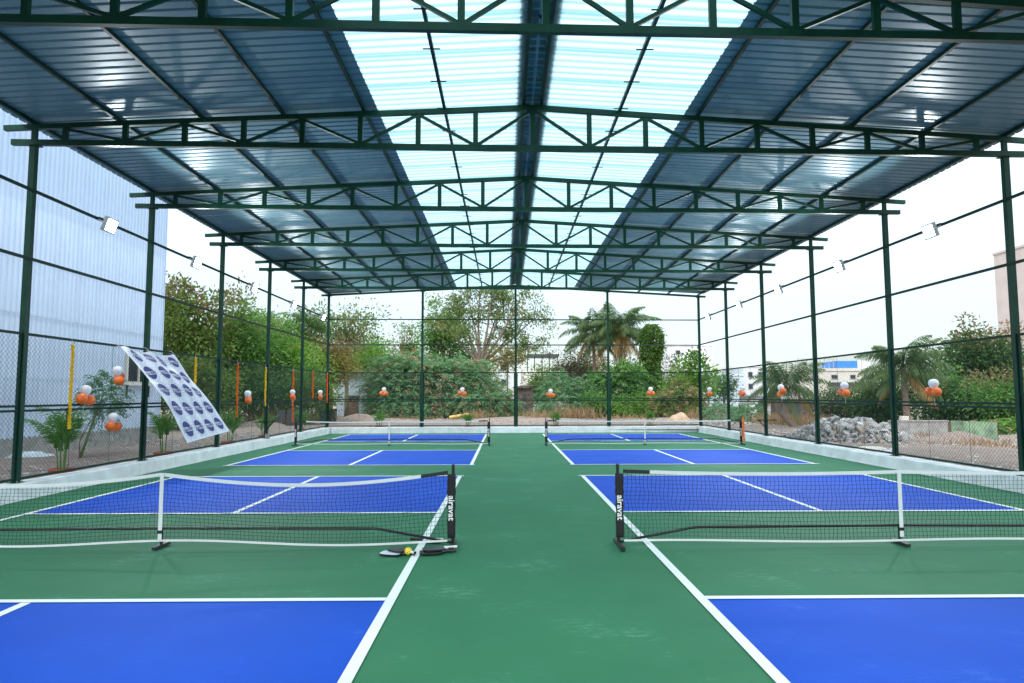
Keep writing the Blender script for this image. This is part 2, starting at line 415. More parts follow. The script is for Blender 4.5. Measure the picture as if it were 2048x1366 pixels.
# trusses
def truss(k):
    nm = ['nearest, cut by the top edge of the picture', 'second from the camera', 'third from the camera', 'fourth from the camera', 'fifth from the camera', 'farthest but for the end rafter'][k]
    t = thing('roof_truss', f'green steel roof truss, {nm}', 'truss', (XC, Yk(k, XC), ZB), group='roof trusses')
    O = np.array([XC, Yk(k, XC), ZB])
    P = lambda x, z: (x-XC, SK*(x-XC), z-ZB)
    MB().beam(P(PL-.38, ZB), P(PR+.38, ZB), .08, .1).build('bottom_chord', M['steel'], t)
    for xe, s in ((PL-.52, -1), (PR+.52, 1)):
        MB().beam(P(XC-s*.0, ZR), P(xe, ztop(xe)), .08, .09).build('top_chord', M['steel'], t)
    xs = [XC+s*1.03*i for i in range(0, 9) for s in ((1, -1) if i else (1,))]
    for x in xs+[PL, PR]:
        MB().beam(P(x, ZB+.05), P(x, ztop(x)-.045), .06, .088, up=(1, 0, 0)).build('web_post', M['steel'], t)
    for s in (-1, 1):
        for i in range(8):
            xa, xb = XC+s*1.03*i, XC+s*1.03*(i+1)
            if i % 2 == 0: p, q = P(xa+s*.05, ztop(xa)-.07), P(xb-s*.05, ZB+.065)
            else: p, q = P(xa+s*.05, ZB+.065), P(xb-s*.05, ztop(xb)-.07)
            MB().beam(p, q, .045, .05).build('web_diagonal', M['steel'], t)
for k in range(6): truss(k)
# the end rafter over the back fence
t = thing('end_rafter', 'green steel rafter over the back fence carrying the far roof edge', 'rafter', (XC, YB(XC), ZE))
for xe in (PL-.35, PR+.35):
    b = MB(); b.beam((0, 0, ZR-ZE), (xe-XC, SK*(xe-XC), ztop(xe)-ZE), .08, .09); b.build('rafter_arm', M['steel'], t)

# purlins
PUR = [PL+1.435*i for i in range(7)]+[PR-1.435*i for i in range(7)]
Y0R, Y1R = -.3, 32.35
pn = ['eave purlin at the edge', 'second purlin from the eave', 'third purlin from the eave', 'fourth purlin from the eave', 'purlin beside the skylight edge', 'purlin with cleats amid the skylight', 'ridge purlin']
for i, x in enumerate(PUR):
    side = 'left' if i < 7 else 'right'
    z = ztop(x)+.045+.03
    t = thing('purlin', f'dark green steel {pn[i % 7]} of the {side} roof slope', 'purlin', (x, Y0R, z), group='roof purlins')
    MB().box(-.025, .025, 0, Y1R-Y0R+SK*x*.0, -.03, .03).build('purlin_bar', M['steel2'], t)
    if i % 7 == 5:
        for c in range(30):
            MB().box(-.13, .13, -.012, .012, -.042, -.031).build('cleat', M['steel2'], t, loc=(0, .6+c*1.05, 0))
# roof sheets
PITCH_R, RH = .2, .028
def sheetmesh(name, x0, x1, width, mat, lift=0, nseg=1):
    """corrugated sheet: ribs run down the slope; local y from 0 to width"""
    prof = [(-.004, 0)]; n = int(round(width/PITCH_R))
    for i in range(n):
        a = i*PITCH_R
        prof += [(a+.125, 0), (a+.14, RH), (a+.172, RH), (a+.187, 0)]
    prof += [(width+(.004 if mat is M['roof'] else .07), 0)]
    V = []; F = []
    for s in range(nseg+1):
        x = x0+(x1-x0)*s/nseg
        for (yy, zz) in prof: V.append((x, yy, ztop(x)+.106+lift+zz))
    k = len(prof)
    for s in range(nseg):
        for j in range(k-1): F.append((s*k+j, s*k+j+1, (s+1)*k+j+1, (s+1)*k+j))
    b = MB(); b.add(V, F); return b.mesh(name, mat)
roof = thing('corrugated_roof', 'low pitched corrugated metal roof with a bluish translucent skylight along the ridge', 'roof', (0, Y0R, ZE))
EO = .22
SKX = PL+1.435*4+.23; SKXR = PR-1.435*4-.23
ms = [sheetmesh('roof_sheet', PL-EO, SKX, 1.0, M['roof']), sheetmesh('roof_sheet', SKXR, PR+EO, 1.0, M['roof']),
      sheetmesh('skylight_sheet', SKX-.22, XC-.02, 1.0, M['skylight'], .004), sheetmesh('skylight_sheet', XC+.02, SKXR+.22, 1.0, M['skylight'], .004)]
nsh = int((Y1R-Y0R))
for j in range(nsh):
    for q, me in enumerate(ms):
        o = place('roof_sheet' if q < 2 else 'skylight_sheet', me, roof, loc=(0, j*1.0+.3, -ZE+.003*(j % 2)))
b = MB()
for xa, xb in ((XC-.285, XC), (XC, XC+.285)):
    b.beam((xa, 0, ztop(xa)+.155-ZE), (xa, Y1R-Y0R, ztop(xa)+.155-ZE), .001, .001)
b = MB(); zz = .15
b.add([(XC-.285, .1, ztop(XC-.285)+zz-ZE), (XC, .1, ZR+zz+.02-ZE), (XC+.285, .1, ztop(XC+.285)+zz-ZE),
       (XC-.285, Y1R-Y0R+.2, ztop(XC-.285)+zz-ZE), (XC, Y1R-Y0R+.2, ZR+zz+.02-ZE), (XC+.285, Y1R-Y0R+.2, ztop(XC+.285)+zz-ZE)],
      [(0, 1, 4, 3), (1, 2, 5, 4)])
b.build('ridge_cap', M['roof'], roof)
for q in range(nsh//3):
    b = MB(); y = .5+q*3; z = ZR+.115-ZE
    b.box(XC-.16, XC+.16, y, y+2.9, z, z+.004); b.build('ridge_liner', M['roof'], roof)

# ================================================================== FENCE BAYS
ZRAIL = [5.30, 4.10, 2.80]
def linkmesh(Lx, H, name):
    """diamond wire mesh in the x-z plane, x 0..Lx, z 0..H"""
    sp_, r = .092, .0021; V = []; Q = []
    n = int((Lx+H)/sp_)
    for d in (1, -1):
        for i in range(-int(H/sp_)-1, int(Lx/sp_)+2):
            xa = i*sp_; za = 0.; xb = xa+H; zb = H
            if xb <= 0 or xa >= Lx: continue
            if xa < 0: za = -xa; xa = 0.
            if xb > Lx: zb = H-(xb-Lx); xb = Lx
            if zb-za < .03: continue
            if d < 0: xa, xb = Lx-xa, Lx-xb
            yo = d*.0015; c = len(V)
            tx = np.array([-(zb-za), 0, xb-xa]); tx /= np.linalg.norm(tx)
            for (px_, pz_) in ((xa, za), (xb, zb)):
                p = np.array([px_, yo, pz_])
                V += [p+tx*r, p-tx*r*.5+np.array([0, r*.87, 0]), p-tx*r*.5-np.array([0, r*.87, 0])]
            Q += [(c, c+1, c+4, c+3), (c+1, c+2, c+5, c+4), (c+2, c, c+3, c+5)]
    return np_mesh(name, V, Q, M['wire'])
def fence_bay(p, Lx, rz, label, link_me, inn):
    """p: start at kerb top; runs Lx along local x; inn: +1/-1 local y towards the court"""
    t = thing('fence_bay', label, 'fence', (p[0], p[1], KT), rz, 'fence bays round the court')
    a, bb = .052, Lx-.052
    for i, z in enumerate(ZRAIL[:2]):
        MB().box(a-.05, bb+.05, inn*.053-.02 if inn > 0 else -.073, inn*.053+.02 if inn > 0 else -.033+.0, z-KT-.025, z-KT+.025).build('girt', M['steel2'], t)
    for nm, z, hgt in (('top_rail', ZRAIL[2], .045), ('middle_rail', 1.56, .04), ('middle_rail', 1.48, .04), ('bottom_rail', KT+.06, .04)):
        MB().box(a, bb, -.02, .02, z-KT-hgt/2, z-KT+hgt/2).build(nm, M['steel2'], t)
    for x in (a+.02, bb-.02):
        MB().box(x-.02, x+.02, -.018, .018, .03, ZRAIL[2]-KT-.024).build('frame_upright', M['steel2'], t)
    for q in (1, 2):
        x = a+(bb-a)*q/3
        MB().tube([(x, inn*.012, .06), (x, inn*.012, ZRAIL[2]-KT-.03)], .004, 5).build('tension_wire', M['dkmetal'], t)
    o = place('wire_mesh', link_me, t, loc=(a, inn*.022, .06)); o['kind'] = 'stuff'
HM = ZRAIL[2]-KT-.06
lm_side = linkmesh(SP-.104, HM, 'wire_mesh'); lm_back = linkmesh(bxs[1]-bxs[0]-.104, HM, 'wire_mesh')
fo = ['nearest the camera', 'second from the camera', 'third from the camera', 'fourth from the camera', 'fifth from the camera', 'farthest, at the back corner']
for k in range(6):
    fence_bay((PL, Yk(k, PL)), SP, math.pi/2, f'green chain link fence bay of the left side, {fo[k]}', lm_side, -1)
    fence_bay((PR, Yk(k, PR)), SP, math.pi/2, f'green chain link fence bay of the right side, {fo[k]}', lm_side, 1)
bo = ['leftmost', 'second from the left', 'third from the left', 'rightmost']
for i in range(4):
    dx = bxs[i+1]-bxs[i]
    fence_bay((bxs[i], YB(bxs[i])), math.hypot(dx, SK*dx), math.atan(SK), f'green chain link fence bay at the back of the court, {bo[i]}', lm_back, -1)

# ================================================================== FLOODLIGHTS
def floodlight(x, y, side, label):
    """side +1: on the left fence, shining towards +x"""
    t = thing('floodlight', label, 'floodlight', (x+side*.08, y, ZRAIL[0]), 0, 'lit floodlights on the top rails')
    tilt = R_(-18)
    c = np.array([side*.14, 0, -.10])
    n = np.array([side*math.cos(tilt), 0, math.sin(tilt)]); up = np.array([-side*math.sin(tilt), 0, math.cos(tilt)])
    Yv = np.array([0, 1, 0])
    def slab(w_, h_, d0, d1):
        b = MB(); vs = [c+n*d+Yv*a*w_/2+up*e*h_/2 for d in (d0, d1) for a, e in ((-1, -1), (1, -1), (1, 1), (-1, 1))]
        b.add(vs, [(0, 3, 2, 1), (4, 5, 6, 7), (0, 1, 5, 4), (1, 2, 6, 5), (2, 3, 7, 6), (3, 0, 4, 7)]); return b
    slab(.38, .30, -.06, .015).build('housing', M['housing'], t)
    b = MB()
    for q in range(6):
        yy = -.13+q*.052
        vs = [c+n*d+Yv*(yy+e)+up*g_ for d in (-.085, -.051) for e in (-.004, .004) for g_ in (-.11, .11)]
        b.add(vs, [(0, 1, 3, 2), (4, 6, 7, 5), (0, 4, 5, 1), (2, 3, 7, 6), (0, 2, 6, 4), (1, 5, 7, 3)])
    b.build('cooling_fins', M['galv'], t)
    slab(.31, .23, .016, .02).build('lens', M['led'], t)
    b = MB()
    for s in (-1, 1):
        b.beam((side*-.03, s*.19, .0), tuple(c+Yv*s*.19), .008, .035)
    b.box(-.05, .02, -.2, .2, .027, .035) if side > 0 else b.box(-.02, .05, -.2, .2, .027, .035)
    b.build('bracket', M['galv'], t)
    li = bpy.data.lights.new('flood', 'AREA'); li.shape = 'RECTANGLE'; li.size = .30; li.size_y = .22; li.energy = LAMP_W; li.spread = R_(168); li.color = (.90, .97, 1.0)
    lo = bpy.data.objects.new('flood_beam', li); link(lo, t)
    lo.location = tuple(c+n*.03)
    z_ = Vector(-n); x_ = Vector((0, 1, 0)); y_ = z_.cross(x_)
    lo.rotation_euler = Matrix((x_, y_, z_)).transposed().to_euler()
ln = ['nearest', 'second', 'third', 'fourth', 'farthest']
for i, y in enumerate((13.7, 17.6, 21.7, 25.8, 30.0)):
    floodlight(PL, y, 1, f'lit white floodlight on the left top rail, {ln[i]} from the camera')
for i, y in enumerate((14.15, 18.1, 22.2, 26.0, 30.0)):
    floodlight(PR, y, -1, f'lit white floodlight on the right top rail, {ln[i]} from the camera')

# ================================================================== NETS
def text_mesh(body, size, shear=0):
    cu = bpy.data.curves.new('lettering', 'FONT'); cu.body = body; cu.size = size; cu.align_x = 'CENTER'; cu.align_y = 'CENTER'; cu.shear = shear; cu.resolution_u = 3; cu.offset = size*.02
    ob = bpy.data.objects.new('lettering_tmp', cu); COL.objects.link(ob)
    dg = bpy.context.evaluated_depsgraph_get(); dg.update()
    me = bpy.data.meshes.new_from_object(ob.evaluated_get(dg))
    V = [tuple(v.co) for v in me.vertices]; F = [tuple(p.vertices) for p in me.polygons]
    bpy.data.objects.remove(ob); bpy.data.curves.remove(cu); bpy.data.meshes.remove(me)
    return V, F
TXT = text_mesh('airavat', .105)
def net(xa, xb, y, xcen, sag, label, waves):
    """xa: post beside the aisle, xb: outer post"""
    xm = xcen; t = thing('pickleball_net', label, 'net', ((xa+xb)/2, y, .012))
    s = 1 if xb > xa else -1
    HT = .90; T = lambda n, b, m_, par=t, **k: b.build(n, m_, par, world=(par is t), **k)
    def ztop_(x):
        if (x-xm)*s < 0: u = (x-xa)/(xm-xa)
        else: u = (x-xm)/(xb-xm)
        u = min(1, max(0, u))
        z0, z1 = (.855, .835) if (x-xm)*s < 0 else (.835, .855)
        return z0+(z1-z0)*u-sag*math.sin(math.pi*u)**.9 if 0 < u < 1 else z0+(z1-z0)*u
    def zbot(x):
        return .06+waves*.03*math.sin((x-xa)*1.7+.6)
    for x, o in ((xa, 1), (xb, -1)):
        b = MB(); b.tube([(x, y, .02), (x, y, HT+.03)], .019, 10); T('post', b, M['black'], smooth=False)
        b = MB(); r = random.Random(3)
        prof = []
        for i in range(15):
            z = .10+.72*i/14; prof.append((.047+.006*r.uniform(-1, 1), z))
        V = []; F = []; nn = 14
        for i, (rr, z) in enumerate(prof):
            for j in range(nn):
                a = 2*math.pi*j/nn; V.append((x+o*s*.018+rr*math.cos(a), y+rr*.62*math.sin(a), z))
        for i in range(14):
            for j in range(nn): F.append((i*nn+j, i*nn+(j+1) % nn, (i+1)*nn+(j+1) % nn, (i+1)*nn+j))
        F += [tuple(range(nn))[::-1], tuple(14*nn+j for j in range(nn))]
        b.add(V, F); T('sleeve', b, M['fabric'], smooth=True)
        # lettering reads downwards on the face towards the camera, wrapped round the sleeve
        xc_ = x+o*s*.018; b = MB()
        b.add([(xc_+q[1]*.95, y-.62*.056*math.sqrt(max(.12, 1-(q[1]*.95/.056)**2)), 0.44-q[0]) for q in TXT[0]], TXT[1])
        T('lettering', b, M['white'])
        b = MB(); b.beam((x, y-.30, .03), (x, y+.24, .03), .05, .036); T('foot', b, M['black'])
    b = MB(); b.beam((xm+.0, y-.17, .028), (xm, y+.17, .028), .045, .032); T('centre_foot', b, M['black'])
    b = MB(); b.tube([(xm, y, .04), (xm, y, .215)], .017, 8); T('centre_stem', b, M['black'])
    k = s*.86
    b = MB(); b.tube([(xa+s*.02, y, .05), (xa+k-s*.04, y, .20), (xa+k+s*.05, y, .21), (xm, y, .222), (xb-k-s*.05, y, .21), (xb-k+s*.04, y, .20), (xb-s*.02, y, .05)], .0155, 8)
    T('base_tube', b, M['black'], smooth=True)
    b = MB()
    for q in (.30, .42, .62, .74):
        x = xa+(xb-xa)*q; b.lathe([(.005, -.018), (.005, -.014)], 6, (x, y-.016, .235))
    T('push_pin', b, M['galv'])
    n = 64; ia, ib = xa+s*.06, xb-s*.06
    xs = [ia+(ib-ia)*i/n for i in range(n+1)]
    yo = -.026
    def band(nm, xs_, zf, h, mt, yy):
        V = []; F = []
        for x in xs_:
            z = zf(x); V += [(x, y+yy-.004, z-h/2), (x, y+yy-.004, z+h/2), (x, y+yy+.004, z+h/2), (x, y+yy+.004, z-h/2)]
        for i in range(len(xs_)-1):
            for j in range(4): F.append((i*4+j, i*4+(j+1) % 4, (i+1)*4+(j+1) % 4, (i+1)*4+j))
        b = MB(); b.add(V, F+[(0, 1, 2, 3), tuple(len(V)-4+j for j in (3, 2, 1, 0))]); T(nm, b, mt)
    cut = int(n*.055)
    band('top_tape', xs[cut:n+1-cut], ztop_, .038, M['tape'], yo)
    band('end_strap', xs[:cut+1], ztop_, .04, M['black'], yo); band('end_strap', xs[n-cut:], ztop_, .04, M['black'], yo)
    band('bottom_tape', xs, zbot, .022, M['tape'], yo)
    b = MB(); b.add([(xm-.022, y-.045, .10), (xm+.022, y-.045, .10), (xm+.022, y-.045, .845), (xm-.022, y-.045, .845),
                     (xm-.022, y-.042, .10), (xm+.022, y-.042, .10), (xm+.022, y-.042, .845), (xm-.022, y-.042, .845)],
                    [(0, 1, 2, 3), (7, 6, 5, 4), (0, 4, 5, 1), (3, 2, 6, 7), (0, 3, 7, 4), (1, 5, 6, 2)]); T('centre_strap', b, M['tape'])
    b = MB(); b.box(xm-.03, xm+.03, y-.05, y-.046, .17, .205); T('strap_buckle', b, M['black'])
    # the cord mesh
    V = []; Q = []; r = .0019; rr = random.Random(5)
    def cord(p, q):
        c = len(V); d = np.array(q)-np.array(p); d = d/np.linalg.norm(d)
        a = np.cross(d, (0, 1, 0)); a = a/np.linalg.norm(a)*r; bb = np.array([0, r, 0])
        for o in (np.array(p), np.array(q)): V.extend([o+a, o-a*.5+bb*.87, o-a*.5-bb*.87])
        Q.extend([(c, c+1, c+4, c+3), (c+1, c+2, c+5, c+4), (c+2, c, c+3, c+5)])
    nx = int(abs(ib-ia)/.047); nz = 17
    G = np.zeros((nx+1, nz+1, 3))
    for i in range(nx+1):
        x = ia+(ib-ia)*i/nx; za, zb_ = zbot(x), ztop_(x)
        for j in range(nz+1):
            w_ = j/nz
            G[i, j] = (x+.012*math.sin(i*.7+j*.9)*math.sin(math.pi*w_)+rr.uniform(-.003, .003), y+yo+.012*math.sin(x*3+j*.3)*math.sin(math.pi*w_), za+(zb_-za)*w_+rr.uniform(-.002, .002))
    for i in range(nx+1):
        for j in range(nz+1):
            if j < nz: cord(G[i, j], G[i, j+1])
            if i < nx: cord(G[i, j], G[i+1, j])
    o = place('cord_mesh', np_mesh('cord_mesh', V, Q, M['net']), t, world=True); o['kind'] = 'stuff'
    return t
net(-.60, -7.30, 7.93, -3.92, .14, 'sagging pickleball net of the near left court with paddles lying beside it', 1)
net(1.30, 7.98, 7.93, 4.55, .03, 'pickleball net of the near right court', .4)
net(-.55, -7.30, 23.85, -4.03, .04, 'pickleball net of the far left court', .3)
net(1.42, 8.28, 23.85, 4.88, .03, 'pickleball net of the far right court with an orange cloth on its outer post', .3)

# paddles and ball
def paddle(x, y, z, rz, label, face, handle, stripes=False):
    t = thing('paddle', label, 'paddle', (x, y, z), rz, 'pickleball paddles')
    pts = []
    for i in range(40):
        a = 2*math.pi*i/40; c, s = math.cos(a), math.sin(a); e = 2/3.6
        pts.append((.125*math.copysign(abs(c)**e, c), .098*math.copysign(abs(s)**e, s)))
    def extr(sc_, z0, z1):
        n = len(pts); V = [(p[0]*sc_, p[1]*sc_, zz) for zz in (z0, z1) for p in pts]
        F = [tuple(range(n))[::-1], tuple(range(n, 2*n))]+[(i, (i+1) % n, n+(i+1) % n, n+i) for i in range(n)]
        b = MB(); b.add(V, F); return b
    extr(1.0, .004, .016).build('edge_guard', M['black'], t)
    extr(.95, .003, .0175).build('face', face, t)
    b = MB(); b.tube([(.115, 0, .010), (.15, 0, .012), (.17, 0, .015), (.255, 0, .015), (.262, 0, .015)], [.022, .018, .0145, .0145, .0165], 10)
    b.build('handle', handle, t, smooth=True)
    b = MB(); b.tube([(.262, 0, .016), (.272, 0, .016)], .0165, 10); b.build('end_cap', M['black'], t)
    if stripes:
        for q in range(3):
            b = MB(); x0 = -.08+q*.05
            b.add([(x0, -.06, .0182), (x0+.018, -.06, .0182), (x0+.06, .06, .0182), (x0+.042, .06, .0182)], [(0, 1, 2, 3)]); b.build('stripe', M['navy'], t)
q = lambda u, v: onZ(u, v, .012)
def at2(u, v, rz, lab, face, h, dz=0, st=False):
    p = q(u, v); paddle(p[0], p[1], .012+dz, rz, lab, face, h, st)
WF = paint('white_paddle_face', (.62, .68, .76), .4); BF = paint('black_paddle_face', (.012, .013, .016), .35)
at2(783, 1108, R_(-15), 'white pickleball paddle lying under a black one left of the yellow ball', WF, M['black'])
at2(798, 1105, R_(-42), 'black pickleball paddle with white grip lying on a white one beside the yellow ball', BF, M['tape'], .02)
at2(862, 1106, R_(8), 'black pickleball paddle lying across the white side line', BF, M['black'])
at2(868, 1103, R_(18), 'black pickleball paddle with white ringed grip lying on top of another on the side line', BF, M['tape'], .02)
at2(866, 1082, R_(170), 'white striped pickleball paddle lying behind the net frame tube by the post', WF, M['black'], 0, True)
def ball():
    p = q(817, 1109); t = thing('pickleball', 'bright yellow perforated pickleball resting beside the paddles', 'ball', (p[0], p[1]-.02, .012))
    bm = bmesh.new(); bmesh.ops.create_uvsphere(bm, u_segments=24, v_segments=16, radius=.04)
    for v in bm.verts: v.co.z += .04
    me = bpy.data.meshes.new('shell'); bm.to_mesh(me); bm.free(); me.materials.append(M['yellow']); me.polygons.foreach_set('use_smooth', [True]*len(me.polygons))
    place('shell', me, t)
    b = MB(); n = 26
    for i in range(n):
        zf = 1-2*(i+.5)/n; a = i*2.39996; rr = math.sqrt(1-zf*zf); d = np.array([rr*math.cos(a), rr*math.sin(a), zf])
        if d[2] < -.9: continue
        e = np.cross(d, (0, 0, 1)); e /= np.linalg.norm(e); f = np.cross(d, e); c = d*.0403+np.array([0, 0, .04])
        b.add([c+.0055*(e*math.cos(k*math.pi/4)+f*math.sin(k*math.pi/4)) for k in range(8)], [tuple(range(8))])
    b.build('hole_pattern', paint('ball_hole', (.25, .17, .01), .8), t)
ball()
# orange cloth on the far right post
t = thing('orange_cloth', 'orange cloth strip hanging on the outer post of the far right net', 'cloth', (8.31, 23.80, .10))
b = MB(); V = []; F = []
for i in range(13):
    z = .0+.86*i/12; xo = .02+.015*math.sin(i*1.1); wv = .045+.012*math.sin(i*2.1)
    V += [(xo-wv, -.035, z), (xo-wv*.3, -.062, z), (xo+wv*.4, -.045, z), (xo+wv, .01, z)]
for i in range(12):
    for j in range(3): F.append((i*4+j, i*4+j+1, i*4+j+5, i*4+j+4))
b.add(V, F); o = b.build('cloth_strip', M['orange'], t, smooth=True)

# ================================================================== BANNER
def banner():
    TL, TR = onX(240, 693, PL+.10), onX(348, 712, PL+.10)
    BL_, BR_ = onY(376, 884, TL[1]+.0), onY(461, 860, TR[1]+.15)
    def S(u, v):
        p = (TL*(1-u)+TR*u)*(1-v)+(BL_*(1-u)+BR_*u)*v
        bulge = math.sin(math.pi*v)*(.16+.08*math.sin(u*4+1))-.10*u*u*v**4+.05*math.sin(v*5+u*2)*v
        wr = .05*math.sin(7*u-6*v)*math.sin(math.pi*min(1, v*1.2))*(1-.4*v)+.03*math.sin(15*u+9*v)*(1-v)**1.5+.012*math.sin(27*u-13*v)*(1-v)
        return p+np.array([.5, -.05, .72])*(bulge*.6+wr)+np.array([0, 0, -.03])*math.sin(math.pi*u)*(1-v)
    def Nn(u, v):
        a = S(u+.01, v)-S(u-.01, v); c = S(u, v+.01)-S(u, v-.01); n = np.cross(a, c); n = n/np.linalg.norm(n)
        return n if n[0]+n[2] > 0 else -n
    o0 = (TL+TR)/2
    t = thing('banner', 'pale blue vinyl banner with round navy logos tied to the left fence and blown inwards', 'banner', tuple(o0))
    n = 40; V = []; F = []
    for i in range(n+1):
        for j in range(n+1): V.append(S(i/n, j/n))
    for i in range(n):
        for j in range(n): F.append((i*(n+1)+j, (i+1)*(n+1)+j, (i+1)*(n+1)+j+1, i*(n+1)+j+1))
    b = MB(); b.add(V, F); b.build('vinyl_sheet', M['banner'], t, smooth=True, world=True)
    Wm, Hm = np.linalg.norm(TR-TL), np.linalg.norm(BL_-TL)
    T2 = text_mesh('Ace Alley', .10, .3)
    for r in range(5):
        for c in range(4):
            uc, vc = .14+c*.24+(.0 if r % 2 else .0), .10+r*.197
            def mp(x, y, off=.006):
                u, v = uc+x/Wm, vc-y/Hm
                return S(u, v)+Nn(u, v)*off
            Rr = .18; b = MB()
            def disc_part(y0, y1, sl):
                k = 8; V = []; F = []
                for i in range(k+1):
                    yy = y0+(y1-y0)*i/k; hw = math.sqrt(max(0, Rr*Rr-yy*yy))
                    for j in range(7):
                        xx = -hw+2*hw*j/6; V.append(mp(xx, yy))
                for i in range(k):
                    for j in range(6): F.append((i*7+j, i*7+j+1, (i+1)*7+j+1, (i+1)*7+j))
                b.add(V, F)
            disc_part(.045, Rr, 0); disc_part(-Rr, -.055, 0)
            b.add([mp(p[0]*1.05, p[1]*1.3+p[0]*.1-.005, .009) for p in T2[0]], T2[1])
            lo = b.build('logo', M['navy'], t, world=True)
            b = MB()
            for k in range(22):
                a = 2*math.pi*k/22; cx, cy = .25*math.cos(a), .25*math.sin(a)
                b.add([mp(cx+dx, cy+dy) for dx, dy in ((-.012, -.012), (.012, -.012), (.012, .012), (-.012, .012))], [(0, 1, 2, 3)])
            for k in range(36):
                a0, a1 = 2*math.pi*k/36, 2*math.pi*(k+1)/36
                b.add([mp(q_*math.cos(a), q_*math.sin(a)) for q_, a in ((.213, a0), (.219, a0), (.219, a1), (.213, a1))], [(0, 1, 2, 3)])
            o = b.build('logo_ring', M['paleblue'], t, world=True); o['kind'] = 'stuff'
    for u in (.0, .5, 1.0):
        p = S(u, 0); b = MB(); b.tube([tuple(p), (PL-.03, p[1], ZRAIL[2]-.02), (PL-.03, p[1], ZRAIL[2]+.03), (PL+.03, p[1], ZRAIL[2]+.03), tuple(p)], .005, 5)
        b.build('tie_cord', M['tape'], t, world=True)
banner()

# ================================================================== BALLOONS AND GARLANDS
def balloon_mesh(name, mat):
    prof = [(.002, -.145), (.012, -.142), (.006, -.128), (.02, -.115), (.046, -.085), (.077, -.045), (.098, 0), (.103, .035), (.093, .075), (.064, .105), (.025, .119), (.002, .121)]
    b = MB(); b.lathe(prof, 18); return b.mesh(name, mat, True)
bw, bo_ = balloon_mesh('white_balloon', M['whiteb']), balloon_mesh('orange_balloon', M['orange'])
bst = MB(); bst.tube([(0, 0, -.05), (.01, .01, -.14), (-.01, .015, -.22), (.02, .01, -.30)], .003, 4); bst = bst.mesh('ribbon', M['tape'])
def cluster(x, y, z, rz, label, v=0, sc_=1):
    t = thing('balloon_cluster', label, 'balloons', (x, y, z), rz, 'balloon clusters tied to the fence')
    r = random.Random(int(x*31+y*17+z*7))
    sp_ = [(.0, .0, .16), (-.095, 0, -.005), (.085, -.02, -.02)] if v == 0 else ([(.03, 0, .17), (-.06, -.03, .0), (.075, .02, -.045)] if v == 1 else [(-.03, 0, .16), (.06, .02, .05), (-.03, -.04, -.05)])
    for i, p in enumerate(sp_):
        p = tuple(c+r.uniform(-.012, .012) for c in p)
        place('white_balloon' if i == 0 else 'orange_balloon', bw if i == 0 else bo_, t, loc=p, rot=((0, 0, 0) if i == 0 else (R_(r.uniform(-15, 15)), R_(55 if p[0] > 0 else -55), 0)), scale=[sc_*r.uniform(.95, 1.05)]*3)
    place('ribbon', bst, t)
lc = [(13.23, 1.66, 'left fence, beside the yellow garland, above the low one', 0), (14.35, 2.08, 'left fence, the one highest up beside the blown banner', 2), (14.25, 1.10, 'left fence, the lowest of all, under the banner', 0),
      (21.6, 1.62, 'left fence between orange and yellow garlands', 2), (26.1, 1.68, 'left fence hanging in front of an orange garland', 1), (30.0, 1.68, 'left fence near the back corner', 1)]
for y, z, s, v in lc: cluster(PL+.14, y, z, math.pi/2, f'white and orange balloons on the {s}', v)
for x, z, s in ((-5.62, 1.84, 'leftmost of the four'), (-2.0, 1.83, 'second from the left of the four'), (2.13, 1.76, 'third from the left of the four'), (6.86, 1.82, 'rightmost of the four')):
    cluster(x, YB(x)-.14, z, 0, f'white and orange balloons on the back fence, {s}', 0)
for y, s in ((30.3, 'next to the back corner'), (26.1, 'fourth from the camera'), (22.4, 'third from the camera'), (18.2, 'second from the camera'), (14.4, 'nearest the camera')):
    cluster(PR-.14, y, 1.79, -math.pi/2, f'white and orange balloons on the right fence, {s}', 2 if y == 22.4 else 0)
def garland(y, z0, z1, col, label):
    t = thing('garland', label, 'garland', (PL+.05, y, z1), group='marigold garlands on the left fence')
    r = random.Random(int(y*10)); b = MB(); z = z1
    while z < z0:
        h = .030; rr = .034*r.uniform(.85, 1.12); ox, oy = r.uniform(-.008, .008), r.uniform(-.008, .008)
        b.lathe([(rr*.45, -h*.5), (rr*.95, -h*.3), (rr, h*.05), (rr*.8, h*.35), (rr*.35, h*.5)], 7, (ox, oy, z-z1+h/2)); z += h*.92
    o = b.build('flowers', M['mari_y' if col == 'y' else 'mari_o'], t); o['kind'] = 'stuff'
    b = MB(); b.tube([(0, 0, z0-z1-.02), (-.03, 0, ZRAIL[2]-z1+.026)], .003, 4); b.build('string', M['tape'], t)
for y, z0, z1, c, s in ((12.95, 2.71, 1.11, 'y', 'long yellow marigold garland on the left fence, nearest the camera'), (18.1, 2.74, 2.0, 'y', 'short yellow marigold garland half hidden behind the banner'),
        (20.95, 2.71, 1.07, 'o', 'long orange marigold garland right of the banner'), (23.4, 2.70, 1.38, 'y', 'yellow marigold garland close to a column, beyond the banner'),
        (26.45, 2.71, .70, 'o', 'longest orange marigold garland, behind a balloon cluster'), (29.15, 2.76, 1.62, 'o', 'short orange marigold garland, second from the back corner'), (31.5, 2.77, 1.40, 'o', 'orange marigold garland beside the back left corner column')):
    garland(y, z0, z1, c, s)

# steel brackets on the fourth columns
for x, s, lab in ((PL, 1, 'left'), (PR, -1, 'right')):
    y = Yk(4, x)-.0
    y = Yk(4, x)
    t = thing('steel_bracket', f'dark green steel bracket arm on a column of the {lab} side, low above the kerb', 'bracket', (x, y-.05, .62))
    MB().box(-.35, .35, -.045, -.004, .2, .235).build('arm', M['steel2'], t)
    b = MB(); b.beam((-s*.02, -.03, -.12), (s*.27*(-1 if s < 0 else 1)*s, -.03, .2), .03, .03); b.build('brace', M['steel2'], t)

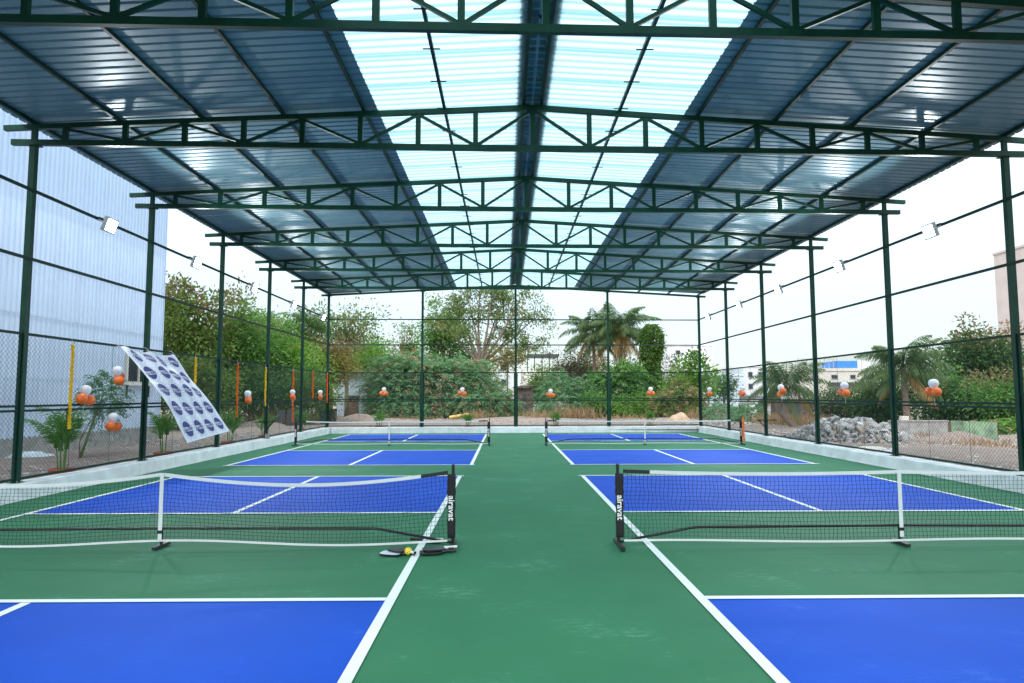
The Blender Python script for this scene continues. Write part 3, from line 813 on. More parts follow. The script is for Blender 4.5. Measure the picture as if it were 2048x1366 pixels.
# ================================================================== VEGETATION
def unit(v): return v/(np.linalg.norm(v, axis=-1, keepdims=True)+1e-9)
def leaves(P, D, Lh, W, mat, name, nup=.6, mat2=None, sel=None):
    """diamond leaves at P (n,3) pointing along D"""
    n = len(P); D = unit(D)
    up = unit(rng.normal(size=(n, 3))+np.array([0, 0, nup])); S_ = unit(np.cross(D, up))
    Lh = np.broadcast_to(np.asarray(Lh, float), (n,))[:, None]; W = np.broadcast_to(np.asarray(W, float), (n,))[:, None]
    nn = np.cross(S_, D)
    V = np.stack([P, P+D*Lh*.45+S_*W*.5+nn*W*.12, P+D*Lh, P+D*Lh*.45-S_*W*.5+nn*W*.12], 1).reshape(-1, 3)
    me = np_mesh(name, V, np.arange(4*n).reshape(n, 4), mat)
    if mat2 is not None:
        me.materials.append(mat2); me.polygons.foreach_set('material_index', sel.astype(np.int32))
    return me
def clumps(c, rad, ncl, npl, cr, fill=.45, lump=.25, lowcut=-1., flat=.75):
    """leaf points in clumps spread through an uneven ellipsoid"""
    c = np.array(c); rad = np.array(rad)
    d = unit(rng.normal(size=(ncl*3, 3))); d = d[d[:, 2] > lowcut][:ncl]
    ph = rng.uniform(0, 6.28, 3)
    r = rng.uniform(0, 1, (len(d), 1))**fill
    lumpy = 1+lump*(np.sin(d[:, :1]*4.1+ph[0])*np.sin(d[:, 1:2]*3.7+ph[1])+.6*np.sin(d[:, 2:3]*5+d[:, :1]*6+ph[2]))
    C = c+d*rad*r*lumpy
    k = len(C); w_ = rng.uniform(.6, 1.4, (k, 1, 1))
    P = C[:, None, :]+rng.normal(size=(k, npl, 3))*cr*w_*np.array([1, 1, flat])
    D = unit(P-C[:, None, :])+.5*unit(C-c)[:, None, :]+np.array([0, 0, -.25])+.5*rng.normal(size=P.shape)
    return P.reshape(-1, 3), D.reshape(-1, 3), C
def limbs(base, tips, r0, trunk_h, lean=(0, 0), nfork=4, wob=.12, sides=6):
    """trunk, forks and branchlets reaching for the clump centres; returns one MB"""
    b = MB(); base = np.array(base, float); top = base+np.array([lean[0], lean[1], trunk_h])
    pts = [base+(top-base)*t+np.array([math.sin(t*5)*wob*r0*2, math.cos(t*4)*wob*r0*2-wob*r0*2, 0]) for t in np.linspace(0, 1, 5)]
    b.tube(pts, list(np.linspace(r0, r0*.75, 5)), sides+2)
    tips = np.array(tips)
    if len(tips) == 0: return b
    ang = np.arctan2(tips[:, 1]-top[1], tips[:, 0]-top[0])+rng.uniform(0, 6.28)
    grp = (np.floor((ang % 6.283)/(6.283/nfork))).astype(int)
    for g_ in range(nfork):
        T = tips[grp == g_]
        if len(T) == 0: continue
        fork = pts[-1]+(T.mean(0)-pts[-1])*.55+rng.normal(size=3)*.1
        mid = (pts[-1]+fork)/2+rng.normal(size=3)*.06*np.linalg.norm(fork-pts[-1])
        b.tube([pts[-1]-np.array([0, 0, r0*.3]), mid, fork], [r0*.62, r0*.5, r0*.36], sides)
        for p in T:
            m_ = (fork+p)/2+rng.normal(size=3)*.09*np.linalg.norm(p-fork)+np.array([0, 0, .05*np.linalg.norm(p-fork)])
            b.tube([fork, m_, p], [r0*.26, r0*.15, r0*.04], 5, cap=False)
    return b
def tree(name, label, base, crown, rad, mat, ncl=90, npl=60, cr=.4, ls=.24, lw=.12, r0=.14, cat='tree', group=None, fill=.45, lump=.25, bark='bark', ntips=40, lowcut=-1., trunk_h=None, nfork=4, flat=.75, second=None):
    base = np.array(base, float); crown = np.array(crown, float)
    t = thing(name, label, cat, tuple(base), group=group)
    P, D, C = clumps(crown, rad, ncl, npl, cr, fill, lump, lowcut, flat)
    keep = P[:, 2] > base[2]+.03; P, D = P[keep], D[keep]
    n = len(P)
    m2 = sel = None
    if second:
        f, m2 = second; cl = np.repeat(rng.uniform(size=len(C)), npl)[keep]
        sel = (cl*.5+rng.uniform(size=n)*.2+(P[:, 2]-crown[2])/rad[2]*.5) > (1-f)
    place('crown', leaves(P, D, rng.uniform(.6, 1.3, n)*ls, lw*rng.uniform(.7, 1.2, n), mat, 'crown', .6, m2, sel), t, world=True)
    th = trunk_h if trunk_h is not None else max(.3, (crown[2]-rad[2]*.55-base[2]))
    tips = C[rng.permutation(len(C))[:ntips]]
    limbs(base, tips, r0, th, (crown[0]-base[0], crown[1]-base[1]) if abs(crown[0]-base[0])+abs(crown[1]-base[1]) < th else ((crown[0]-base[0])*.4, 0), nfork).build('trunk', M[bark], t, smooth=True, world=True)
    return t
def pxtree(name, label, u, vtop, vbot, hw, Y, mat, dense=1., vground=None, hd=None, **k):
    """crown given by its outline in the picture at a depth Y on the yard"""
    p0, p1 = onY(u, vtop, Y), onY(u, vbot, Y)
    h = (p0[2]-p1[2])/2; r = hw*px(Y)
    c = ((p0[0]+p1[0])/2, Y, (p0[2]+p1[2])/2)
    rad = (r, hd or min(r, max(1.2, r*.8)), h)
    return tree(name, label, (c[0], Y, OG-.05), c, rad, mat, **k)
def sprays(starts, dirs, length, mat, name, K=9, leaf=.22, lw=.07, droop=.5, mat2=None, sel=None):
    """feathery twigs: each an arching row of paired leaflets"""
    n = len(starts); dirs = unit(dirs); length = np.broadcast_to(np.asarray(length, float), (n,))
    t = (np.arange(K)+.5)/K
    side = unit(np.cross(dirs, np.array([0, 0, 1.])+.2*rng.normal(size=(n, 3))))
    Pm = starts[:, None, :]+dirs[:, None, :]*(length[:, None]*t)[:, :, None]+np.array([0, 0, -1.])*(droop*length[:, None]*t**2)[:, :, None]
    tang = unit(dirs[:, None, :]+np.array([0, 0, -2.])*(droop*t)[None, :, None])
    PP, DD = [], []
    for s in (-1, 1):
        PP.append(Pm); DD.append(tang*.7+side[:, None, :]*s*.8+.15*rng.normal(size=Pm.shape)+np.array([0, 0, -.15]))
    P = np.concatenate(PP, 1).reshape(-1, 3); D = np.concatenate(DD, 1).reshape(-1, 3)
    return leaves(P, D, leaf*rng.uniform(.7, 1.2, len(P)), lw, mat, name, 1.2, mat2, None if sel is None else np.repeat(sel, 2*K))
def spraybush(name, label, base, c, rad, mat, ns=700, length=1.0, leaf=.2, lw=.06, r0=.1, droop=.55, fill=.35, cat='shrub', group=None, second=None, lowcut=-.25, lump=.15):
    c = np.array(c, float); rad = np.array(rad, float)
    t = thing(name, label, cat, tuple(base), group=group)
    d = unit(rng.normal(size=(ns*3, 3))); d = d[d[:, 2] > lowcut][:ns]
    ph = rng.uniform(0, 6, 2)
    lumpy = 1+lump*np.sin(d[:, :1]*5+ph[0])+lump*np.sin(d[:, 2:]*6+d[:, 1:2]*4+ph[1])
    st = c+d*rad*(rng.uniform(.25, 1, (len(d), 1))**fill)*lumpy
    st = st[st[:, 2] > OG+.1]; dd = unit(st-c)*np.array([1, 1, .6])+rng.normal(size=st.shape)*.45+np.array([0, 0, .3])
    ln = length*rng.uniform(.6, 1.3, len(st))
    m2 = sel = None
    if second: m2 = second[1]; sel = rng.uniform(size=len(st)) < second[0]
    place('crown', sprays(st, dd, ln, mat, 'crown', leaf=leaf, lw=lw, droop=droop, mat2=m2, sel=sel), t, world=True)
    limbs(base, st[rng.permutation(len(st))[:30]], r0, .5, nfork=5).build('trunk', M['bark'], t, smooth=True, world=True)
    return t
def frond_mesh(length, el0, droop, nl=24, leaf=.6, lw=.05, mat=None, ldroop=.5, name='frond'):
    """palm frond in the x-z plane, from the origin outwards"""
    pts = []; p = np.zeros(3); n = 12; el = el0
    for i in range(n+1):
        pts.append(p.copy()); p = p+np.array([math.cos(el), 0, math.sin(el)])*length/n; el -= droop/n*(.5+1.2*i/n)
    pts = np.array(pts)
    V = []; F = []
    for i in range(n+1):
        w_ = .03*(1-i/n)+.006
        V += [pts[i]+np.array([0, w_, 0]), pts[i]+np.array([0, -w_, 0]), pts[i]+np.array([0, 0, w_*.8])]
    for i in range(n):
        for j in range(3): F.append((i*3+j, i*3+(j+1) % 3, (i+1)*3+(j+1) % 3, (i+1)*3+j))
    for k in range(nl):
        t = .12+.87*k/(nl-1); x = t*n; i = min(n-1, int(x)); q = pts[i]+(pts[i+1]-pts[i])*(x-i)
        tg = pts[i+1]-pts[i]; tg /= np.linalg.norm(tg)
        L_ = leaf*math.sin(math.pi*min(1, .15+.85*t)**.8)**.7*random.uniform(.85, 1.1)+.05
        for s in (-1, 1):
            d = tg*.62+np.array([0, s*.75, 0])+np.array([0, 0, -ldroop*random.uniform(.5, 1.2)]); d /= np.linalg.norm(d)
            m_ = q+d*L_*.5+np.array([0, 0, .03]); e = q+d*L_+np.array([0, 0, -.18*L_*ldroop])
            c = len(V); up = tg*lw*.5
            V += [q-up*.5, m_-up, e, m_+up]; F.append((c, c+1, c+2, c+3))
    b = MB(); b.add(V, F); return b.mesh(name, mat)
def palm(label, base, path, crown, nf, length, mat, dry=0, r0=.13, leaf=.6, spread=(-.5, 1.3), lw=.06, group='coconut palms', fruit=False, nl=30):
    t = thing('coconut_palm', label, 'palm tree', tuple(base), group=group)
    pts = [np.array(base)]+[np.array(p) for p in path]+[np.array(crown)]
    # smooth the trunk path
    T = np.linspace(0, len(pts)-1, 14); sm = [pts[int(min(len(pts)-2, x))]*(1-(x-int(min(len(pts)-2, x))))+pts[int(min(len(pts)-2, x))+1]*(x-int(min(len(pts)-2, x))) for x in T]
    for _ in range(2): sm = [sm[0]]+[(sm[i-1]+sm[i]*2+sm[i+1])/4 for i in range(1, len(sm)-1)]+[sm[-1]]
    MB().tube(sm, list(np.linspace(r0, r0*.75, 14)), 9).build('trunk', M['palebark'], t, smooth=True, world=True)
    crown = np.array(crown)
    for i in range(nf):
        f = (i+.5)/nf; el = spread[0]+(spread[1]-spread[0])*f+random.uniform(-.12, .12)
        L_ = length*random.uniform(.85, 1.1)*(1 if el < 1 else .85)
        me = frond_mesh(L_, el, random.uniform(1.2, 1.8) if el > 0 else .75, nl, leaf*random.uniform(.85, 1.15), lw*.8, L['palmy'] if i < dry else mat, random.uniform(.6, 1.0) if el > .3 else 1.3)
        o = place('frond', me, t, loc=tuple(crown-np.array(base)+np.array([0, 0, .05*f])), rot=(0, 0, i*2.39996+random.uniform(-.2, .2)))
    if fruit:
        b = MB()
        for i in range(9):
            a = i*.7; b.lathe([(.01, -.12), (.08, -.06), (.1, 0), (.08, .06), (.01, .11)], 8, (crown[0]+.22*math.cos(a), crown[1]+.22*math.sin(a)-.1, crown[2]-.15-.1*(i % 2)))
        b.build('coconuts', paint('orange_coconut', (.45, .16, .03), .5), t, smooth=True, world=True)
    return t
# ---- behind the left fence
T_ = 'trees beyond the left fence'; B_ = 'trees and shrubs behind the back fence'; Rg = 'trees and shrubs beyond the right fence'
pxtree('bushy_tree', 'tall olive bushy tree with browned top beside the blue clad building', 385, 545, 790, 82, 37, L['olive'], ncl=190, npl=60, cr=.32, ls=.26, lw=.13, r0=.2, group=T_, second=(.36, L['brown']), hd=2.6)
pxtree('bushy_tree', 'dense yellowish green bushy tree between second and third left columns', 478, 612, 800, 75, 40, L['green'], ncl=170, npl=60, cr=.34, ls=.24, lw=.12, r0=.18, group=T_, hd=2.4, second=(.18, L['yellow']))
pxtree('bushy_tree', 'bright green low bushy tree left of the fourth left column', 575, 672, 800, 72, 42, L['bright'], ncl=120, npl=55, cr=.34, ls=.24, lw=.11, r0=.14, group=T_, second=(.15, L['yellow']))
pxtree('leafy_tree', 'open green tree with thin limbs behind the back left corner column', 695, 590, 735, 78, 50, L['tall'], ncl=70, npl=34, cr=.38, ls=.26, lw=.13, r0=.16, group=T_, fill=.7, ntips=60, bark='palebark')
pxtree('leafy_tree', 'dull green tree filling the gap behind the fourth left column', 612, 608, 740, 48, 48, L['green'], ncl=70, npl=45, cr=.34, ls=.25, lw=.12, r0=.14, group=T_)
pxtree('bushy_tree', 'yellow brown leaved bushy tree left of the back left corner', 664, 682, 770, 50, 46, L['yellow'], ncl=90, npl=50, cr=.33, ls=.22, lw=.1, r0=.12, group=T_, second=(.3, L['brown']))
pxtree('shrub', 'dark thicket under the bushy trees behind the left fence, nearest the building', 395, 722, 850, 78, 34, L['olive'], ncl=150, npl=55, cr=.3, ls=.2, lw=.09, r0=.07, cat='shrub', group=T_)
pxtree('shrub', 'dark thicket behind the orange garland on the left fence', 500, 725, 838, 70, 38, L['dark'], ncl=150, npl=50, cr=.32, ls=.2, lw=.09, r0=.07, cat='shrub', group=T_, second=(.3, L['olive']))
pxtree('shrub', 'dark thicket behind the fourth and fifth left columns', 610, 735, 838, 64, 40, L['olive'], ncl=140, npl=50, cr=.32, ls=.2, lw=.09, r0=.07, cat='shrub', group=T_, second=(.4, L['green']))
def pbase(u, Y): p = onY(u, 791, Y); return np.array([p[0], Y, OG])
def pc(u, v, Y): return onY(u, v, Y)
palm('coconut palm top rising above the trees left of the third left column', pbase(522, 47), [], pc(522, 652, 47), 13, 2.2, L['palm'], spread=(.0, 1.35), leaf=.55)
palm('coconut palm with steep fronds behind the fourth left column', pbase(615, 47.5), [], pc(618, 655, 47.5), 13, 2.6, L['palm'], spread=(.1, 1.4), leaf=.6)
pxtree('leafy_tree', 'green tree filling the gap right of the back left corner column', 728, 655, 790, 50, 60, L['green'], ncl=110, npl=46, cr=.42, ls=.28, lw=.14, r0=.15, group=T_, second=(.2, L['yellow']))
pxtree('bushy_tree', 'broad mid green tree behind the third left column', 545, 635, 760, 60, 45, L['green'], ncl=130, npl=50, cr=.36, ls=.25, lw=.12, r0=.16, group=T_, second=(.15, L['bright']))
pxtree('leafy_tree', 'mid green tree low behind the tall sparse tree', 945, 690, 790, 52, 66, L['green'], ncl=110, npl=46, cr=.44, ls=.28, lw=.14, r0=.15, group=B_, second=(.2, L['olive']))
pxtree('leafy_tree', 'olive green tree left of the palm pair, low', 1185, 715, 800, 46, 64, L['olive'], ncl=100, npl=44, cr=.42, ls=.26, lw=.13, r0=.15, group=B_)
pxtree('leafy_tree', 'green tree between the palm pair and the ivy column', 1275, 725, 805, 34, 62, L['green'], ncl=80, npl=44, cr=.4, ls=.26, lw=.13, r0=.13, group=B_)
pxtree('leafy_tree', 'leafy tree partly hiding the white terrace house', 1085, 738, 815, 30, 56, L['olive'], ncl=70, npl=42, cr=.36, ls=.24, lw=.11, r0=.1, group=B_)
# ---- leaning young tree by the blue building
p = onX(160, 888, -10.6); pt = onX(208, 785, -10.6)
spraybush('leaning_sapling', 'leaning young tree with feathery leaves between the left fence and blue building', (p[0], p[1], OG-.03), (pt[0], pt[1], pt[2]-.12), (.42, .45, .62), L['feather'], ns=230, length=.42, leaf=.085, lw=.028, r0=.02, cat='tree', lowcut=-1., fill=.6)
t = bpy.data.objects['leaning_sapling']
MB().tube([(p[0], p[1], OG-.03), tuple((p*.5+pt*.5)+np.array([.05, 0, 0])), tuple(pt)], [.035, .028, .015], 8).build('stem', paint('green_stem', (.12, .17, .05), .7), t, smooth=True, world=True)

# ---- behind the back fence
def sb(name, label, u, vtop, vbot, hw, Y, mat, **k):
    a, b_ = onY(u, vtop, Y), onY(u, vbot, Y); r = hw*px(Y)
    zc = max(b_[2], OG)+.2*(a[2]-b_[2])
    return spraybush(name, label, (a[0], Y, OG-.05), (a[0], Y, zc), (r, min(r, 3.2), a[2]-zc), mat, **k)
sb('feathery_shrub', 'huge mounded feathery grey green shrub behind the back fence, left of the middle column', 855, 706, 835, 118, 52, L['feather'], ns=3000, length=1.3, leaf=.27, lw=.08, r0=.16, group=B_, second=(.13, L['straw']))
sb('feathery_shrub', 'low feathery shrub sloping down just left of the middle back column', 965, 775, 836, 62, 50, L['feather'], ns=850, length=.9, leaf=.24, lw=.07, r0=.08, group=B_, second=(.2, L['straw']))
sb('feathery_shrub', 'feathery shrub beside the small grey house, left back', 795, 742, 835, 42, 50, L['feather'], ns=850, length=.9, leaf=.24, lw=.07, r0=.08, group=B_)
pxtree('leafy_tree', 'compact dark green tree behind the tall sparse tree', 888, 612, 735, 50, 66, L['green'], ncl=110, npl=50, cr=.42, ls=.3, lw=.17, r0=.2, group=B_)
pxtree('leafy_tree', 'bright green small tree left of the big feathery shrub', 740, 690, 770, 46, 55, L['bright'], ncl=70, npl=45, cr=.38, ls=.26, lw=.12, r0=.12, group=B_)
pxtree('leafy_tree', 'thin dark tree top showing left of the second back column', 815, 640, 740, 42, 70, L['tall'], ncl=45, npl=30, cr=.4, ls=.3, lw=.15, r0=.16, group=B_, fill=.8)
# tall sparse tree: fan of limbs
def tall_tree():
    Y = 60; base = pbase(968, Y); t = thing('tall_sparse_tree', 'tall sparse tree with fanning brown limbs behind the back fence', 'tree', tuple(base), group=B_)
    b = MB(); tips = []
    b.tube([base, onY(966, 760, Y), onY(962, 728, Y)], [.35, .32, .28], 9)
    fk = onY(962, 728, Y)
    ends = [(885, 640), (905, 600), (935, 590), (960, 585), (985, 578), (1010, 590), (1040, 600), (1065, 640), (1075, 690), (915, 660), (1030, 660), (995, 625)]
    for (u, v) in ends:
        e = onY(u, v, Y+random.uniform(-2.2, 2.2)); md = fk*.52+e*.48+np.array([random.uniform(-.25, .25), 0, -.1 if abs(u-962) > 60 else .1])
        b.tube([fk-np.array([0, 0, .2]), fk*.75+md*.25+np.array([0, 0, -.05]), md, e], [.17, .14, .09, .04], 6)
        for q in range(7):
            f = random.uniform(.35, 1.0); st = md*(1-f)+e*f
            en = st+np.array([random.gauss(0, .9), random.gauss(0, .7), random.uniform(-.1, 1.0)])
            b.tube([st, (st+en)/2+np.array([0, 0, .1]), en], [.045, .03, .012], 5, cap=False); tips.append(en)
        tips.append(e)
    # outer, weeping right side
    for (u, v) in [(1075, 600), (1090, 625), (1100, 655), (1085, 680), (1050, 690), (1020, 700), (1005, 720), (1045, 715), (870, 600), (860, 640), (1060, 580), (930, 573)]:
        e = onY(u, v, Y+random.uniform(-2, 2)); n_ = min(tips, key=lambda q_: np.linalg.norm(q_-e))
        b.tube([n_, (n_+e)/2+np.array([0, 0, .15]), e], [.04, .03, .012], 5, cap=False); tips.append(e)
    b.build('trunk', M['palebark'], t, smooth=True, world=True)
    tips = np.array(tips); npl = 84
    P = (tips[:, None, :]+rng.normal(size=(len(tips), npl, 3))*np.array([.42, .42, .38])*rng.uniform(.5, 1.3, (len(tips), 1, 1))).reshape(-1, 3)
    D = rng.normal(size=P.shape)*.6+np.array([0, 0, -.6])
    place('crown', leaves(P, D, rng.uniform(.16, .36, len(P)), .12, L['tall'], 'crown'), t, world=True)
tall_tree()
pxtree('shrub', 'yellowing bush under the tall sparse tree, left of the middle back column', 1015, 690, 745, 36, 58, L['yellow'], ncl=40, npl=30, cr=.35, ls=.24, lw=.1, r0=.08, cat='shrub', group=B_, fill=.8)
pxtree('leafy_tree', 'dull dark tree with reddish tinge between middle column and palms', 1140, 692, 790, 52, 62, L['reddark'], ncl=110, npl=45, cr=.38, ls=.22, lw=.1, r0=.16, group=B_, fill=.55)
sb('feathery_shrub', 'light green feathery shrub right of the middle back column', 1135, 752, 834, 62, 51, L['feather'], ns=1000, length=.9, leaf=.24, lw=.06, r0=.08, group=B_)
sb('feathery_shrub', 'tall light green bushy shrub under the coconut palms', 1235, 728, 834, 62, 52, L['green'], ns=1200, length=.9, leaf=.26, lw=.09, r0=.09, group=B_)
pxtree('shrub', 'green shrub low beside the right inner back column', 1190, 785, 836, 40, 49, L['green'], ncl=60, npl=45, cr=.3, ls=.2, lw=.08, r0=.05, cat='shrub', group=B_)
pxtree('shrub', 'green shrub in front of the black water tank', 1275, 790, 838, 46, 48.5, L['bright'], ncl=70, npl=45, cr=.3, ls=.2, lw=.08, r0=.05, cat='shrub', group=B_, second=(.3, L['green']))
palm('coconut palm, left one of the pair behind the back fence', pbase(1192, 60), [], pc(1186, 664, 60), 30, 3.5, L['palm'], dry=6, spread=(-1.1, 1.4), leaf=.95, lw=.12, nl=40, r0=.18)
palm('coconut palm with orange coconuts and drooping yellowed fronds behind the back fence', pbase(1240, 58), [], pc(1241, 655, 58), 36, 3.6, L['palm'], dry=12, spread=(-1.35, 1.4), leaf=.95, lw=.12, nl=40, r0=.18, fruit=True)
def ivy():
    Y = 56; c0 = pbase(1305, Y); c0[2] = OG-.05
    t = thing('ivy_covered_tree', 'column shaped tree trunk wrapped in ivy, right of the palms', 'tree', tuple(c0), group=B_)
    top = onY(1304, 648, Y); h = top[2]-OG
    MB().tube([c0, (c0[0]+.1, Y, h*.5), (c0[0]+.05, Y, h)], [.3, .25, .12], 9).build('trunk', M['bark'], t, smooth=True, world=True)
    n = 8500; z = OG+h*rng.uniform(0, 1, n); a = rng.uniform(0, 6.283, n)
    zz = (z-OG)/h; r = (.70+.16*np.sin(zz*7+1)+.12*np.sin(a*2+zz*11)+.10*np.sin(a*5-zz*23)+.2*(1-zz))*np.where(zz > .86, np.sqrt(np.clip((1.03-zz)/.17, .02, 1)), 1)*np.where(rng.uniform(size=n) < .14, rng.uniform(1.05, 1.35, n), rng.uniform(.7, 1.05, n))
    P = np.stack([c0[0]+r*np.cos(a), Y+r*np.sin(a), z], 1); D = np.stack([np.cos(a)*.5, np.sin(a)*.5, np.full(n, -.8)], 1)+.4*rng.normal(size=(n, 3))
    place('crown', leaves(P, D, rng.uniform(.15, .32, n), .15, L['ivy'], 'crown'), t, world=True)
ivy()
pxtree('leafy_tree', 'greyish thin tree behind the ivy covered trunk', 1342, 700, 800, 32, 70, L['reddark'], ncl=50, npl=36, cr=.4, ls=.24, lw=.1, r0=.14, group=B_)
pxtree('round_tree', 'round glossy leaved tree beside the back right corner column', 1385, 712, 815, 46, 50, L['bright'], ncl=75, npl=34, cr=.32, ls=.32, lw=.2, r0=.14, group=B_, second=(.25, L['dark']))
sb('feathery_shrub', 'olive scrub bush left of the back right corner', 1355, 768, 836, 50, 48, L['olive'], ns=850, length=.7, leaf=.18, lw=.05, r0=.06, group=B_, second=(.3, L['straw']))
# ---- beyond the right fence
def pr(u, v, Y): return onY(u, v, Y)
bP = onZ(1592, 856, OG)
palm('small coconut palm with curved leaning trunk beyond the right fence', (bP[0], bP[1], OG-.05), [pr(1572, 838, bP[1]), pr(1553, 815, bP[1]), pr(1556, 790, bP[1])], pr(1572, 768, bP[1]), 26, 2.2, L['palm'], dry=2, spread=(-.7, 1.45), leaf=.6, lw=.06, r0=.14, nl=34)
palm('large coconut palm behind the second right column', pbase(1812, 32), [], pr(1806, 735, 32), 32, 2.4, L['palm'], dry=3, spread=(-.75, 1.45), leaf=.75, lw=.07, r0=.17, nl=36)
pxtree('bushy_tree', 'big rounded tree with browned top at the right end beyond the fence', 1965, 650, 800, 88, 40, L['dark'], ncl=180, npl=60, cr=.36, ls=.25, lw=.12, r0=.2, group=Rg, second=(.3, L['brown']), hd=2.4)
pxtree('bushy_tree', 'green bushy tree below the big browned tree at right', 1990, 735, 872, 88, 33, L['green'], ncl=150, npl=60, cr=.3, ls=.2, lw=.1, r0=.1, group=Rg, second=(.22, L['brown']))
pxtree('shrub', 'dark green bush right of the large palm trunk', 1885, 745, 862, 62, 34.5, L['dark'], ncl=120, npl=55, cr=.3, ls=.19, lw=.09, r0=.08, cat='shrub', group=Rg, second=(.3, L['green']))
pxtree('shrub', 'dark leafy bush behind the rubble, left of the large palm', 1752, 762, 850, 52, 34, L['dark'], ncl=120, npl=50, cr=.28, ls=.19, lw=.09, r0=.08, cat='shrub', group=Rg, second=(.35, L['olive']))
pxtree('shrub', 'greyish dark bush behind the rubble, right of the small palm', 1668, 775, 845, 42, 36, L['reddark'], ncl=90, npl=45, cr=.28, ls=.17, lw=.08, r0=.07, cat='shrub', group=Rg, second=(.35, L['dark']))
pxtree('leafy_tree', 'far dark green tree between the pale buildings at right back', 1447, 745, 800, 24, 80, L['dark'], ncl=50, npl=40, cr=.4, ls=.3, lw=.14, r0=.15, group=Rg)
sb('feathery_shrub', 'grey green weed bush just right of the back right corner', 1445, 808, 842, 38, 44, L['feather'], ns=240, length=.6, leaf=.16, lw=.05, r0=.04, group=Rg)
sb('feathery_shrub', 'grey green weed bush between the fourth and fifth right columns', 1500, 812, 848, 36, 40, L['feather'], ns=220, length=.6, leaf=.16, lw=.05, r0=.04, group=Rg)
sb('feathery_shrub', 'green weeds growing in front of the pale green sheet fence', 1958, 846, 890, 34, 26, L['green'], ns=200, length=.35, leaf=.12, lw=.045, r0=.02, group=Rg, second=(.35, L['straw']))
sb('feathery_shrub', 'green weeds at the far right end beside the pale green sheet', 2035, 842, 905, 50, 27, L['bright'], ns=260, length=.5, leaf=.14, lw=.06, r0=.03, group=Rg)
# dry grass masses
def grass(name, spots, h, mat, kind='stuff'):
    P = []; D = []; LL = []
    for (u, v, hw, n, hh, dy) in spots:
        c = onZ(u, v, OG); r = hw*px(c[1])
        p = np.stack([c[0]+rng.normal(size=n)*r*.55, c[1]+rng.normal(size=n)*dy, np.full(n, OG-.02)], 1); P.append(p)
        D.append(np.stack([rng.normal(size=n)*.35, rng.normal(size=n)*.35, np.ones(n)], 1)); LL.append(hh*rng.uniform(.4, 1.15, n))
    P = np.concatenate(P); D = np.concatenate(D); LL = np.concatenate(LL)
    return place(name, leaves(P, D, LL, .035, mat, name))
tag(grass('dry_grass', [(1590, 852, 50, 450, .75, .8), (1545, 848, 30, 250, .7, .7), (1640, 850, 30, 200, .7, .6), (1135, 836, 40, 260, 1.1, .6), (1075, 837, 30, 160, .8, .5), (955, 838, 30, 150, .8, .4), (540, 848, 40, 700, 1.1, 1.0), (615, 845, 40, 500, .9, 1.),
      (1165, 836, 40, 200, 1.0, .5), (1400, 838, 30, 220, .9, .6), (1850, 880, 60, 130, .35, .8), (1960, 892, 60, 160, .35, .8), (820, 837, 80, 200, .3, .4), (1250, 838, 70, 250, .4, .4)], 1, L['straw']), 'dry straw coloured grass along the yard edges', 'grass', kind='stuff')

# ---- potted areca palms
def areca_set():
    return [frond_mesh(random.uniform(.5, .8), random.uniform(.95, 1.5), random.uniform(.5, 1.3), 15, .22, .019, L['areca'], .35) for _ in range(8)]
AR = areca_set()
tray = MB(); tray.lathe([(.05, .0), (.20, .0), (.24, .11), (.255, .115), (.255, .135), (.225, .135), (.2, .10), (.02, .09)], 20); tray = tray.mesh('pot', M['terra'], False)
soil = MB(); soil.lathe([(.01, .10), (.195, .10), (.01, .125)], 16); soil = soil.mesh('soil', M['soil'])
def areca(x, y, z, s, label, n=15, pot=True):
    t = thing('potted_palm', label, 'potted plant', (x, y, z), random.uniform(0, 6), 'potted palms along the fence')
    place('pot', tray, t); place('soil', soil, t)
    b = MB(); tops = []
    for i in range(6):
        a = i*1.05+random.uniform(-.2, .2); r1 = random.uniform(.03, .1); h = s*random.uniform(.25, .55)
        p0 = (r1*math.cos(a), r1*math.sin(a), .10); p1 = (r1*1.7*math.cos(a), r1*1.7*math.sin(a), .1+h); b.tube([p0, p1], [.014, .009], 6); tops.append(p1)
    b.build('stems', L['areca'], t)
    for i in range(n):
        p1 = tops[i % 6]
        place('frond', AR[i % 8], t, loc=p1, rot=(0, 0, i*2.4+random.uniform(-.3, .3)), scale=[s*random.uniform(.85, 1.15)]*3)
for y, s, lab in ((13.85, 1.3, 'large potted areca palm outside the left fence, nearest the camera'), (17.9, 1.05, 'potted areca palm outside the left fence, under the banner'), (22.1, 1.05, 'potted areca palm outside the left fence, at the lower corner of the banner'), (25.4, .8, 'potted areca palm outside the left fence behind the steel bracket'), (29.9, .8, 'potted areca palm outside the left fence near the back corner')):
    areca(PL-.62, y, OG, s, lab)
for x, lab in ((-5.95, 'leftmost potted areca palm outside the back fence'), (-1.75, 'potted areca palm outside the back fence just left of the aisle'), (2.45, 'potted areca palm outside the back fence just right of the aisle'), (6.95, 'rightmost potted areca palm outside the back fence')):
    areca(x, YB(x)+.6, OG, .72, lab, 15)

# ================================================================== BUILDINGS
def wall_box(t, nm, x0, x1, y0, y1, z0, z1, mat): return MB().box(x0, x1, y0, y1, z0, z1).build(nm, mat, t, world=True)
def window(t, x0, x1, y, z0, z1, fm='wall_g', gm='glass', d=.06):
    b = MB(); f = .07
    b.box(x0, x1, y-d, y-.003, z1-f, z1); b.box(x0, x1, y-d, y-.003, z0, z0+f); b.box(x0, x0+f, y-d, y-.003, z0+f, z1-f); b.box(x1-f, x1, y-d, y-.003, z0+f, z1-f)
    w_ = b.build('window', M[fm], t, world=True)
    b = MB(); b.box(x0+f, x1-f, y-.03, y-.004, z0+f, z1-f); b.build('pane', M[gm], w_)
